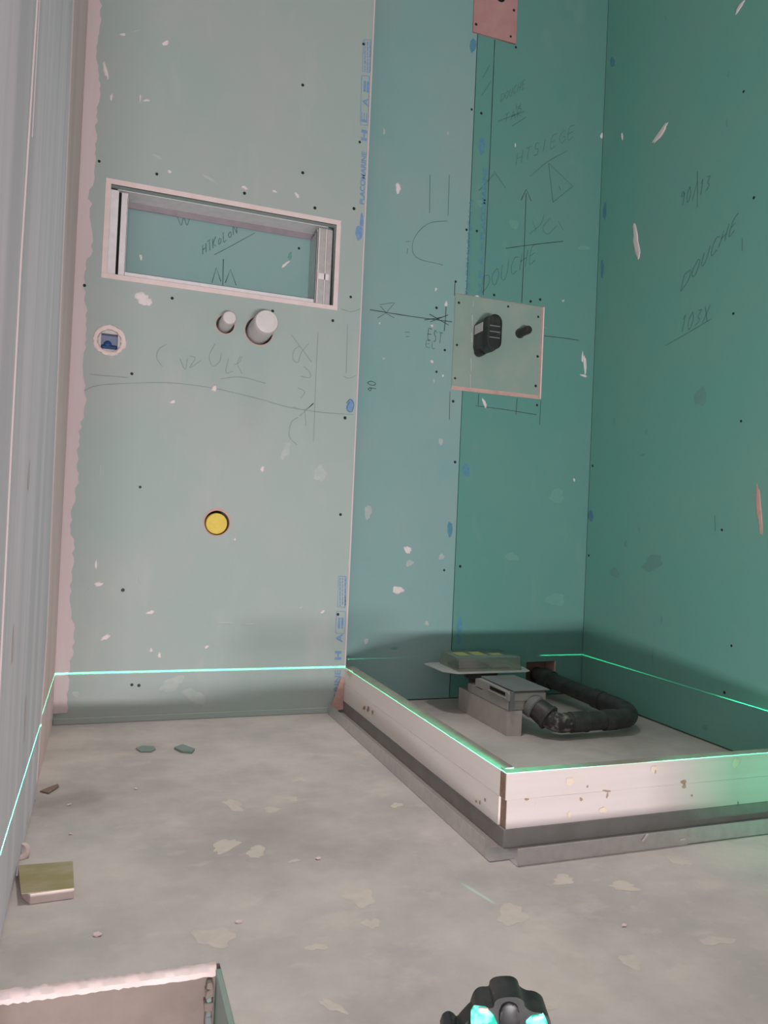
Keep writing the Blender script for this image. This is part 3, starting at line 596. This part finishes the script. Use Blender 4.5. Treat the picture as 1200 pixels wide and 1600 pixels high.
loft('valve_rim', [(yv1+.001, stadium(vx, vz, vw*.97, vh*.98)), (yv1-.003, stadium(vx, vz, vw*.97, vh*.98)), (yv1-.0035, stadium(vx, vz, vw*.84, vh*.92)), (yv1-.0008, stadium(vx, vz, vw*.82, vh*.91))], 'black_plastic', vo)
for zz_ in (-.018, .0, .018): box('front_rib', (vx-.018, yv1-.0028, vz+zz_-.0015), (vx+.018, yv1, vz+zz_+.0015), 'dark_grey', vo, .0005)
box('paper_label', (vx-vw/2-.0022, yv0-.066, vz+.006), (vx-vw/2-.0008, yv0-.012, vz+.034), 'label', vo, 0)
lathe('bottom_port', (vx-.006, yv0-.004, vz-vh/2+.010), (0, -1, 0), [(0, .016), (.02, .016), (.03, .014)], 'black_plastic', vo, 20)
rebase(vo)
po = thing('pipe_stub', (1.245, YB-.004, 1.190), 'short black pipe stub right of the oval valve box', 'pipe')
lathe('tube', (1.245, YB+.03, 1.190), (.01, -1, .012), [(0, .0135), (.034, .0135), (.0345, .0155), (.04, .0155), (.042, .0135), (.088, .0135), (.092, .0125), (.093, .010), (.088, .0095), (.086, .001)], 'black_plastic', po, 24)
rebase(po)

# ------------------------------------------------------------------ right wall details
screws('right', [(1162, 143), (1178, 309), (1146, 490), (1158, 658), (1128, 828), (1143, 1009), (926, 728), (920, 868), (1132, 1082)], wr, .9)
handwriting('handwriting', 'right', 'DOUCHE', (1064, 455), (15, -17), (6, -26), 'pencil_right', wr, .0026)
handwriting('handwriting', 'right', '90/13', (1062, 324), (10, -6), (3, -24), 'pencil_right', wr, .0022)
handwriting('handwriting', 'right', '103X', (1062, 520), (12, -5), (5, -26), 'pencil_right', wr, .0022)
marks('pencil_line', 'right', [[(1040, 540), (1075, 520), (1112, 498)], [(1160, 372), (1160, 392)], [(1090, 268), (1090, 325)], [(1117, 805), (1118, 830)]], 'pencil_right', wr, .0022)
for x, y, a, b, g, d in [(1032, 208, 3.2, 22, 36, 0), (1156, 11, 2.5, 13, 35, 0), (994, 377, 5, 24, -6, 0), (998, 398, 2, 8, 8, 0), (972, 213, 1.4, 6, 0, 0), (1186, 795, 4.5, 38, -4, 3), (1138, 117, 1.5, 5, 15, 2), (1136, 192, 1.8, 6, 0, 2),
                         (1040, 27, 1.4, 4, 0, 2), (1004, 711, 4, 2, -20, 2), (1034, 968, 1.6, 6, 0, 2), (999, 828, 1.3, 5, 0, 2), (1020, 880, 16, 12, -20, 2), (1010, 675, 2, 5, 0, 2), (960, 895, 8, 7, 0, 2), (1020, 1027, 1.3, 12, 0, 2), (1102, 1137, 5, 4, 0, 2),
                         (1095, 620, 10, 14, 30, 2), (960, 658, 1.5, 5, 0, 2), (978, 850, 2, 6, 0, 2)]:
    blob('plaster_smear', 'right', x, y, a, b, g, ('smear', 'smear_dim', 'smear_soft', 'gypsum_cut')[d], wr, lift=(.0025, .0012, .0006, .0012)[d])
for x, y, a, b in [(957, 97, 3.5, 8), (945, 330, 3, 13), (923, 806, 4, 9), (941, 420, 2.5, 14)]: blob('ink_stamp', 'right', x, y, a, b, 2, 'ink_green', wr, lift=.0004, rough=.15)
# smears on the left wall
for x, y, a, b in [(45, 745, 1.2, 22), (40, 1120, 1.4, 34), (20, 1010, 1.2, 26)]: blob('plaster_smear', 'left', x, y, a, b, 3, 'plaster', wl, lift=.0006)

# ------------------------------------------------------------------ shower kerb: pine planks on steel channel
B0, KW, KF = .034, .027, .020
def plank(name, lo, hi, slope_axis, material, parent, n=14, rise=.0006, **k):
    """sawn plank: slightly warped, dull top edge rising a hair towards the inside"""
    bm = bmesh.new(); lo = Vector(lo); hi = Vector(hi); ax = 0 if slope_axis == 'y' else 1; rows = []
    for i in range(n+1):
        t = i/n; a = lo[ax]+(hi[ax]-lo[ax])*t; wv = random.uniform(-.0003, .0003)
        if slope_axis == 'y': P = [(a, lo.y+wv, lo.z), (a, lo.y+wv, hi.z), (a, hi.y, hi.z+rise), (a, hi.y, lo.z)]
        else: P = [(lo.x+wv, a, lo.z), (lo.x+wv, a, hi.z), (hi.x, a, hi.z+rise), (hi.x, a, lo.z)]
        rows.append([bm.verts.new(p) for p in P])
    for a, b in zip(rows, rows[1:]):
        for q in range(4):
            f = bm.faces.new((a[q], a[(q+1) % 4], b[(q+1) % 4], b[q]))
            if q in (1, 2): f.material_index = 1
    bm.faces.new(rows[0]); bm.faces.new(rows[-1])
    o = from_bm(name, bm, material, parent, **k); o.data.materials.append(M['wood_edge']); return o
ZK = ZL-.0004; ZM = .0835
ks = thing('shower_kerb', (XF+.013, 1.63, 0), 'long low pine plank kerb between shower and open floor, receding to the wall', 'shower kerb', 'plank kerbs around the shower')
# low plank stops at the jog; the top one reaches the corner
plank('plank', (XF, YF+KF+.0008, B0), (XF+KW, YL-.002, ZM), 'x', 'wood_lifted', ks)
plank('plank', (XF+.0003, YF+KF+.0006, ZM+.0002), (XF+KW, YL-.002, ZK), 'x', 'wood_lifted', ks, rise=.0024)
box('steel_channel', (XF+.001, YF+.0445, 0), (XF+.046, YL-.002, B0-.0005), 'zinc_dull', ks, .001)
rebase(ks)
kf = thing('shower_kerb', (1.1, YF+.013, 0), 'bright front pine plank kerb running from the outer corner to the right wall', 'shower kerb', 'plank kerbs around the shower')
plank('plank', (XF+.004, YF, B0), (XR-.002, YF+KF, ZM), 'y', 'wood', kf)
plank('plank', (XF+.001, YF, ZM+.0002), (XR-.002, YF+KF, ZK), 'y', 'wood', kf)
box('plank_end', (XF+.0002, YF+.001, ZM+.001), (XF+.0011, YF+KF-.001, ZK-.002), 'wood_end', kf, 0)
box('plank_end', (XF+.0032, YF+.001, B0+.001), (XF+.0041, YF+KF-.001, ZM-.001), 'wood_end', kf, 0)
box('steel_channel', (XF+.001, YF+.001, 0), (XR-.002, YF+.044, B0-.0005), 'zinc_dull', kf, .001)
for x, y, a, b, g, m in [(1068, 1222, 5, 3, 0, 'knot'), (1069, 1229, 3, 3, 0, 'knot'), (948, 1236, 6, 1.5, 5, 'knot'), (949, 1243, 1.5, 4, 15, 'knot'), (823, 1249, 3, 2, 0, 'knot'), (908, 1249, 2, 3, 0, 'knot'),
                         (891, 1221, 6, 7, 0, 'knot_pale'), (1022, 1202, 5, 6, 0, 'knot_pale'), (943, 1266, 6, 5, 0, 'knot_pale'), (890, 1273, 4, 5, 0, 'knot_pale'), (1024, 1204, 1.4, 4, 0, 'knot'), (1153, 1256, 1.2, 4, 0, 'knot'),
                         (1150, 1192, 6, 7, 0, 'knot_pale'), (838, 1257, 2, 2, 0, 'knot_pale'), (918, 1229, 1.3, 2, 0, 'knot'), (1081, 1243, 1.2, 2, 0, 'knot')]:
    blob('knot', 'kerb_front', x, y, a, b, g, m, kf, lift=.0005)
rebase(kf)
for x, y, a, b, g, m in [(569, 1106, 2, 3, 0, 'knot'), (575, 1108, 2, 4, 0, 'knot'), (582, 1113, 1.6, 3, 0, 'knot'), (547, 1051, 4, 6, 0, 'knot_pale'), (744, 1252, 1.2, 2, 0, 'knot'), (750, 1254, 1.2, 3, 0, 'knot'), (758, 1250, 1, 3, 0, 'knot')]:
    blob('knot', 'kerb_side', x, y, a, b, g, m, ks, lift=.0005)
for ch in ks.children: ch.matrix_parent_inverse = Matrix.Translation(ks.location).inverted()
def track(name, lo, hi, flange, label, side):
    o = thing(name, ((lo[0]+hi[0])/2, (lo[1]+hi[1])/2, 0), label, 'steel track', 'steel tracks before the kerb')
    box('base_web', (lo[0], lo[1], .0002), (hi[0], hi[1], .0014), 'dusty_steel' if side == 'x' else 'zinc', o, 0)
    if side == 'x': box('flange', (lo[0], lo[1]+.012, .0002), (lo[0]+.0012, hi[1], flange), 'zinc', o, .0003)
    else: box('flange', (lo[0], lo[1], .0002), (hi[0], lo[1]+.0012, flange), 'zinc', o, .0003)
    rebase(o); return o
ts = track('steel_track', (.6175, 1.128, 0), (XF-.001, 2.100, 0), .031, 'long steel U-track on the floor left of the receding plank kerb', 'x')
tf = track('steel_track', (.654, 1.094, 0), (1.000, YF-.001, 0), .029, 'shiny steel U-track lying at the outer corner before the front kerb', 'y')
tg = track('steel_track', (1.0012, 1.0955, 0), (XR-.003, YF-.001, 0), .029, 'green-lit steel U-track before the front kerb at the right edge', 'y')
box('corner_plate', (.6175, 1.120, .0014), (XF, 1.165, .0026), 'zinc', ts, 0).matrix_parent_inverse = Matrix.Translation(ts.location).inverted()
def on_flange(pts, name, material, root, Y, wid):
    PL['fl'] = (lambda x, y: on_y(x, y, Y), Vector((0, -1, 0)))
    o = marks(name, 'fl', pts, material, root, wid, False); o.matrix_parent_inverse = Matrix.Translation(root.location).inverted()
on_flange([[(1007, 1309), (1012, 1303)], [(1003, 1314), (1008, 1309)]], 'scratch', 'zinc_white', tf, 1.0935, .004)
on_flange([[(1062, 1312), (1070, 1311)]], 'scratch', 'zinc_white', tf, 1.0935, .003)

# ------------------------------------------------------------------ shower drain, cover and waste pipe
fb = prism('support_block', [(1.021, 1.789, 0), (1.062, 1.782, 0), (1.066, 2.080, 0), (1.021, 2.085, 0)], (0, 0, .0668), 'foam', None, .001)
tag(fb, 'long grey foam block carrying the shower drain', 'foam block')
AXS = Vector((.45, -.75, -.45)).normalized()
dr = thing('shower_drain', (1.07, 1.9, .067), 'grey shower drain body with ribbed lid, sitting on the foam block', 'shower drain')
prism('drain_body', [(1.0195, 1.787, .0675), (1.0195, 2.025, .0675), (1.0195, 2.025, .092), (1.0195, 1.935, .089), (1.0195, 1.915, .098), (1.0195, 1.787, .094)], (.105, .004, 0), 'grey_plastic', dr, .002)
def arch(y, x0, x1, z, rise, n=8):
    return [(x0+(x1-x0)*i/n, y, z+rise*math.sin(math.pi*i/n)) for i in range(n+1)]
def lid(name, x0, x1, ya, yb_, z0, za, zb_, rise, material, parent):
    bm = bmesh.new(); rows = []
    for t in (0, .04, .3, .6, .9, 1):
        y = ya+(yb_-ya)*t; z = za+(zb_-za)*t - (.004 if t in (0, 1) else 0)
        rows.append([bm.verts.new((x0, y, z0))]+[bm.verts.new(p) for p in arch(y, x0, x1, z, rise)]+[bm.verts.new((x1, y, z0))])
    n = len(rows[0])
    for a, b in zip(rows, rows[1:]):
        for i in range(n-1): bm.faces.new((a[i], a[i+1], b[i+1], b[i]))
    bm.faces.new(rows[0]); bm.faces.new(rows[-1]); return from_bm(name, bm, material, parent, True)
lid('drain_lid', 1.0185, 1.132, 1.782, 1.975, .094, .1155, .1185, .002, 'grey_plastic', dr)
box('lid_plate', (1.030, 1.776, .1195), (1.140, 1.965, .1235), 'dark_grey', dr, .0015)
box('side_slot', (1.0172, 1.800, .104), (1.0192, 1.885, .113), 'dark', dr, .0005)
box('side_rib', (1.0155, 1.792, .0975), (1.0192, 1.892, .1015), 'grey_plastic', dr, .001)
box('front_slit', (1.024, 1.7795, .068), (1.036, 1.786, .119), 'dark_grey', dr, .001)
lathe('outlet_socket', (1.098, 1.802, .081), AXS, [(0, .034), (.018, .033), (.0215, .029)], 'dark_grey', dr, 28)
lathe('drain_throat', (1.075, 2.050, .0675), (0, 0, 1), [(0, .036), (.03, .036), (.034, .05), (.0555, .05)], 'black_plastic', dr, 28)
rebase(dr)
zf = .1235
cv = thing('protective_cover', (1.08, 2.07, zf), 'clear box-shaped cover on a milky flange, yellow print on top, over the drain', 'protective cover')
prism('flange', [(.972, 1.994, zf), (1.196, 1.994, zf), (1.214, 2.004, zf), (1.226, 2.06, zf), (1.226, 2.15, zf), (1.19, 2.165, zf), (.955, 2.165, zf), (.930, 2.15, zf), (.938, 2.03, zf)], (0, 0, .003), 'flange', cv, .001)
bm = bmesh.new()
lo_ = [(.982, 2.014), (1.193, 2.014), (1.193, 2.150), (.982, 2.150)]; hi_ = [(.984, 2.016), (1.190, 2.016), (1.188, 2.147), (.986, 2.147)]
a = [bm.verts.new((x, y, zf+.0032)) for x, y in lo_]; b = [bm.verts.new((x, y, .1665)) for x, y in hi_]
for i in range(4): bm.faces.new((a[i], a[(i+1) % 4], b[(i+1) % 4], b[i]))
bm.faces.new(b)
bmesh.ops.bevel(bm, geom=[e for e in bm.edges if not e.is_boundary], offset=.004, segments=2, affect='EDGES', profile=.5)
bmesh.ops.solidify(bm, geom=list(bm.faces), thickness=.0016)
from_bm('clear_box', bm, 'frost', cv, True)
for x_ in (1.02, 1.075, 1.13): box('yellow_print', (x_-.02, 2.05, .1668), (x_+.018, 2.075+random.uniform(0, .04), .1671), 'yellow_print', cv, 0)
box('inner_insert', (.992, 2.045, zf+.0035), (1.10, 2.12, .140), 'black_plastic', cv, .006)
box('inner_insert', (1.105, 2.04, zf+.0035), (1.17, 2.12, .140), 'grey_plastic', cv, .005)
rebase(cv)
wp = thing('waste_pipe', (1.3, 1.85, 0), 'dusty black waste pipe bent in a U from the drain to the wall hole', 'pipe')
Rp = .0253
def seg(name, pts, r=Rp, m='black_pipe', smoothn=8): return tube(name, spline(pts, smoothn) if len(pts) > 2 else [Vector(p) for p in pts], r, m, wp, 24)
A = Vector((1.098, 1.802, .081))+AXS*.022; Bp = A+AXS*.050; Cx = Vector((1.172, 1.742, .041)); Dx = Vector((1.312, 1.745, .041)); Ex = Vector((1.408, 1.930, .050)); Fx = Vector((1.378, 2.232, .066))
seg('elbow', [A, A.lerp(Bp, .5), Bp, (1.150, 1.739, .0425), Cx], Rp*1.02, 'pipe_worn')
lathe('coupling', A, AXS, [(0, .0275), (.001, .030), (.034, .0325), (.035, .0345), (.042, .0345), (.043, .030), (.044, .026)], 'black_pipe', wp, 28)
lathe('coupling', Cx+Vector((.012, 0, 0)), Dx-Cx, [(0, .026), (.001, .0275), (.045, .0275), (.046, .0285), (.052, .0285), (.053, .026)], 'black_pipe', wp, 28)
seg('straight_pipe', [Cx, Dx])
seg('elbow', [Dx, Dx+Vector((.035, .001, 0)), (1.384, 1.762, .042), (1.412, 1.80, .044), (1.418, 1.858, .047), Ex], Rp*1.04)
lathe('coupling', Dx+Vector((-.022, 0, 0)), (1, 0, 0), [(0, .026), (.001, .0282), (.040, .0282), (.041, .026)], 'black_pipe', wp, 28)
dv = (Fx-Ex).normalized()
lathe('coupling', Ex-dv*.02, dv, [(0, .026), (.001, .0285), (.034, .0285), (.035, .026)], 'black_pipe', wp, 28)
seg('straight_pipe', [Ex, Fx])
lathe('coupling', Fx-dv*.085, dv, [(0, .026), (.001, .030), (.008, .031), (.050, .030), (.052, .0265)], 'black_pipe', wp, 28)
rebase(wp)

# ------------------------------------------------------------------ floor details
blobs = [(400, 1331, 20, 9, -10), (365, 1258, 20, 9, 15), (352, 1322, 28, 11, -25), (402, 1330, 15, 10, -15), (425, 1265, 16, 5, -5), (560, 1400, 30, 20, 5), (580, 1443, 16, 10, 10), (495, 1480, 20, 7, 0), (468, 1218, 14, 5, 0), (800, 1430, 32, 18, -10),
         (335, 1465, 34, 22, 0), (620, 1258, 12, 4, 0), (985, 1503, 26, 10, 20), (880, 1375, 22, 9, -5), (455, 1248, 12, 5, 0), (1060, 1345, 22, 7, 20), (975, 1385, 30, 8, 5), (460, 1345, 10, 3, -10), (850, 1570, 26, 12, 0), (520, 1572, 26, 9, 30), (1120, 1470, 30, 9, 0)]
for x, y, a, b, g in blobs: blob('cement_patch', 'floor', x, y, a*.8, b*.8, g, 'floor_patch', floor, lift=.0006, rough=.35)
# rim of crumbling plaster along the floor edge, rough face below it
bm = bmesh.new(); rows = []; n = 60
for i in range(n+1):
    t = i/n; x = XL-.05+(PX-XL+.045)*t; y = PY+.010-.012*t; j = random.uniform
    rows.append([bm.verts.new(p) for p in ((x, y+.004+j(-.003, .003), .0003), (x, y+.000+j(-.0015, .0015), .0026+j(-.001, .0015)), (x, y-.006+j(-.0006, .0006), .0028+j(-.0004, .0006)), (x, y-.0125, -.001+j(-.0006, .0006)), (x, y-.0140, -.006+j(-.001, .001)), (x, y-.009, -.0072))])
for a, b in zip(rows, rows[1:]):
    for i in range(5): bm.faces.new((a[i], a[i+1], b[i+1], b[i]))
from_bm('plaster_rim', bm, 'gypsum', floor, True)
prism('floor_edge_face', [(XL, PY+.004, -.18), (PX, PY-.008, -.18), (PX, PY-.008, -.002), (XL, PY+.004, -.002)], (0, -.006, 0), 'render', floor)
prism('floor_edge_board', [(PX-.0005, YE, -.18), (PX-.0005, PY-.014, -.18), (PX-.0005, PY-.014, .001), (PX-.0005, YE, .001)], (-.006, 0, 0), 'board_patch', floor)
for i in range(9):
    zc = -.012-.008*i; s = random.uniform(.003, .006)
    box('torn_fragment', (PX-.014-s, PY-.022-s, zc-s), (PX-.013+s*.6, PY-.018, zc+s), random.choice(['shard', 'gypsum', 'dark_grey', 'render']), floor, .001, 0, .0015)
pf = [(XL+.05, 1.0), (-.02, .985), (.03, .975), (.005, 1.0)]
# offcut beside the left wall
oc = thing('plasterboard_offcut', (-.057, 1.22, 0), 'small square plasterboard offcut with olive paper face by the left wall', 'offcut')
c4 = [on_z(60, 1413), on_z(115, 1404), on_z(113, 1362), on_z(40, 1368)]
c4[3] = c4[2]+(Vector((-.076, .006, 0)))
c4[0] = c4[1]+Vector((-.056, -.003, 0)); c5 = c4[1]+Vector((-.068, .018, 0))
base = [c4[0], c4[1], c4[2], c4[3], c5]
prism('gypsum_core', [p+Vector((0, 0, .0005)) for p in base], (-.0, 0, .0142), 'gypsum', oc)
top = [c4[0]+Vector((-.012, .002, .0148)), c4[1]+Vector((0, -.001, .0148)), c4[2]+Vector((0, .001, .0148)), c4[3]+Vector((0, 0, .0148))]
prism('paper_face', top, (0, 0, .0008), 'paper', oc)
rebase(oc)
def shard_obj(name, pts, h, material, label, cat):
    tag(prism(name, [on_z(*p)+Vector((0, 0, .0004)) for p in pts], (0, 0, h), material), label, cat, 'board scraps on the floor')
shard_obj('board_shard', [(212, 1171), (222, 1167), (240, 1168), (243, 1172), (236, 1176), (220, 1176)], .003, 'shard', 'flat grey-green scrap on the floor, left of the pair', 'scrap')
shard_obj('board_shard', [(272, 1171), (285, 1166), (304, 1173), (300, 1178), (284, 1177)], .005, 'shard', 'raised grey-green scrap on the floor, right of the pair', 'scrap')
cp = on_z(33, 1334, .006)
bm = bmesh.new(); bm_tube(bm, [cp+Vector((math.cos(t)*.0085, .004*t, math.sin(t)*.0085+.004)) for t in [i*.5-2.4 for i in range(9)]], [.002, .004, .005, .0055, .006, .0055, .005, .004, .002], 8)
tag(from_bm('plaster_curl', bm, 'gypsum', None, True), 'small white curl of plaster at the foot of the left wall', 'debris')
def crumb(px, py, s, label, m='gypsum'):
    c = on_z(px, py, s*.4); bm = bmesh.new(); bmesh.ops.create_icosphere(bm, subdivisions=1, radius=s, matrix=Matrix.Translation(c) @ Matrix.Diagonal((1.3, 1, .5, 1)))
    for v_ in bm.verts: v_.co += Vector([random.uniform(-.25, .25)*s for _ in range(3)])
    for v_ in bm.verts: v_.co.z = max(v_.co.z, .0003)
    tag(from_bm('plaster_crumb', bm, m), label, 'debris', 'plaster crumbs on the floor')
crumb(152, 1460, .0045, 'white plaster crumb between the offcut and the floor edge')
crumb(213, 1232, .0036, 'tiny white crumb on bare floor below the left grey-green scrap')
crumb(373, 1440, .004, 'pale crumb on the floor right of the plaster rim end')
crumb(497, 1341, .004, 'pale crumb mid-floor below the long steel track')
crumb(975, 1446, .0035, 'pale crumb on the floor in front of the corner track')
crumb(108, 1257, .0038, 'white crumb on the dark stain near the left wall')
crumb(110, 1303, .0032, 'tiny white crumb behind the olive offcut')
fl = prism('gap_flake', [on_z(62, 1238)+Vector((0, 0, .001)), on_z(90, 1229)+Vector((0, 0, .004)), on_z(92, 1231)+Vector((0, 0, .002)), on_z(76, 1241)+Vector((0, 0, .001))], (0, 0, .002), 'cavity')  # thin flake in place of a dark gap at the wall foot
tag(fl, 'thin brown flake standing in for a dark gap at the foot of the left wall', 'debris')

# ------------------------------------------------------------------ laser level in the foreground (its top shows at the frame's lower edge)
LX, LY = .352, .622
ll = thing('laser_level', (LX, LY, 0), 'black laser level with glowing green windows at the bottom of the photo', 'laser level')
def ell(bm, c, r, seg_=16): bmesh.ops.create_uvsphere(bm, u_segments=seg_, v_segments=10, radius=1, matrix=Matrix.Translation(c) @ Matrix.Diagonal((*r, 1)))
RX = Vector((RT.x, RT.y, 0)).normalized(); DY = Vector((-RX.y, RX.x, 0))    # local sideways / away axes of the device
def loc(a, b, z): return Vector((LX, LY, z)) + RX*a + DY*b
def turned_box(name, a0, a1, b0, b1, z0_, z1_, material, bevel=.004, seg_=3):
    bm = bmesh.new(); bm_box(bm, (a0, b0, z0_), (a1, b1, z1_), bevel, seg=seg_)
    for v_ in bm.verts: v_.co = loc(v_.co.x, v_.co.y, v_.co.z)
    return from_bm(name, bm, material, ll, True)
def dev(px, py, b=0.0):
    p0 = Vector((LX, LY, 0)) + DY*b; o_ = Vector((0, 0, HC)); d = ray(px, py); return o_ + d*((p0-o_).dot(DY)/d.dot(DY))
def lobe(name, px, py, r, depth, b=0.0, sx=1.0):
    c = dev(px, py, b); bm = bmesh.new(); bmesh.ops.create_uvsphere(bm, u_segments=20, v_segments=12, radius=1)
    for v_ in bm.verts: v_.co = c + RX*(v_.co.x*r*sx) + DY*(v_.co.y*depth) + Vector((0, 0, v_.co.z*r))
    return from_bm(name, bm, 'black_plastic', ll, True)
def upright(name, pts, b0, b1, material, bevel):
    P = [dev(px, py, 0) + DY*b0 for px, py in pts]
    return prism(name, P, DY*(b1-b0), material, ll, bevel, True)
zb_ = dev(790, 1600).z
turned_box('body', -.024, .038, -.022, .024, .001, zb_-.004, 'black_plastic', .008)
def outline(pts): return [(q.x, q.y) for q in spline([(a, b, 0) for a, b in pts], 3)]
upright('top_housing', [(852, 1640), (736, 1640)]+outline([(734, 1604), (735, 1582), (742, 1560), (752, 1552), (765, 1551), (768, 1542), (778, 1536), (800, 1535), (811, 1541), (814, 1550), (825, 1557), (838, 1559), (850, 1567), (853, 1580), (850, 1600)]), -.022, .010, 'black_plastic', 0)
upright('side_arm', [(748, 1640), (690, 1640)]+outline([(688, 1602), (693, 1590), (702, 1586), (710, 1590), (715, 1594), (724, 1584), (738, 1571), (746, 1580)]), -.014, .006, 'black_plastic', 0)
upright('knob_grip', [(801, 1600), (778, 1600)]+outline([(774, 1570), (777, 1549), (786, 1542), (796, 1543), (803, 1550), (805, 1572)]), -.0255, -.020, 'black_plastic', .002)
for nm, pts in (('glowing green laser window, larger left one', [(736, 1582), (741, 1574), (760, 1576), (772, 1588), (778, 1602), (776, 1625), (736, 1625)]), ('glowing green laser window, smaller right one', [(822, 1597), (832, 1588), (850, 1586), (856, 1598), (856, 1625), (822, 1625)])):
    P = [dev(px, py, -.024) for px, py in pts]
    prism('laser_window', P, DY*.004, 'window', ll, .001, True, label=nm)
prism('window_clip', [dev(px, py, -.025) for px, py in [(748, 1575), (763, 1576), (764, 1582), (748, 1581)]], DY*.002, 'label', ll, .0005)
rebase(ll)
# the laser itself: one point source whose output is confined to a level fan, a stray slanted fan and a weak side glow
lp = bpy.data.lights.new('laser_fan', 'POINT'); lp.shadow_soft_size = 0.0; lp.energy = 40.0; lp.color = (1, 1, 1)
lo_ = bpy.data.objects.new('laser_fan', lp); COL.objects.link(lo_)
SRC = Vector((.372, .700, ZL)); lo_.location = SRC
lp.use_nodes = True; nt_ = lp.node_tree; N = nt_.nodes; Lk = nt_.links; em = N['Emission']
geo = N.new('ShaderNodeNewGeometry')
def vdot(vec):
    q = N.new('ShaderNodeVectorMath'); q.operation = 'DOT_PRODUCT'; Lk.new(geo.outputs['Incoming'], q.inputs[0]); q.inputs[1].default_value = vec; return q.outputs['Value']
def mth(op, a, b=None, c=None):
    q = N.new('ShaderNodeMath'); q.operation = op
    for i, x in enumerate((a, b, c)):
        if x is None: continue
        if isinstance(x, (int, float)): q.inputs[i].default_value = x
        else: Lk.new(x, q.inputs[i])
    return q.outputs[0]
def gauss(x, s): return mth('EXPONENT', mth('MULTIPLY', mth('POWER', mth('ABSOLUTE', mth('DIVIDE', x, s)), 2.0), -1.0))
def sstep(x, a, b):
    q = N.new('ShaderNodeMapRange'); q.interpolation_type = 'SMOOTHSTEP'; Lk.new(x, q.inputs['Value']); q.inputs['From Min'].default_value = a; q.inputs['From Max'].default_value = b; return q.outputs[0]
SGN = 1.0
dz = vdot((0, 0, SGN)); dxx = vdot((SGN, 0, 0)); dyy = vdot((0, SGN, 0))
# beam leaves the front half only, weakening towards the right wall
az_in = sstep(dyy, .12, .3)
az_r = mth('SUBTRACT', 1.0, mth('MULTIPLY', mth('MULTIPLY', sstep(dxx, .61, .75), mth('SUBTRACT', 1.0, sstep(dxx, .78, .82))), .9))
fan = mth('MULTIPLY', mth('MULTIPLY', gauss(dz, .00125), az_in), mth('MULTIPLY', az_r, 20.0))
d1 = on_z(718, 1378)-SRC; d2 = on_z(772, 1411)-SRC; nn = d1.cross(d2).normalized(); mid = ((d1.normalized()+d2.normalized())/2).normalized()
hw = math.acos(max(-1, min(1, d1.normalized().dot(d2.normalized()))))/2
stray = mth('MULTIPLY', mth('MULTIPLY', gauss(vdot(tuple(nn*SGN)), .003), sstep(vdot(tuple(mid*SGN)), math.cos(hw*1.15), math.cos(hw*.6))), .15)
glow = mth('MULTIPLY', mth('MULTIPLY', mth('MULTIPLY', mth('MULTIPLY', sstep(dxx, .80, .94), mth('SUBTRACT', 1.0, mth('MULTIPLY', sstep(dxx, .93, .99), .85))), sstep(dz, -.21, -.07)), mth('SUBTRACT', 1.0, sstep(dz, -.02, .06))), 1.7)
tot = mth('ADD', mth('ADD', fan, stray), glow)
Lk.new(tot, em.inputs['Strength']); em.inputs['Color'].default_value = (.06, 1, .50, 1)
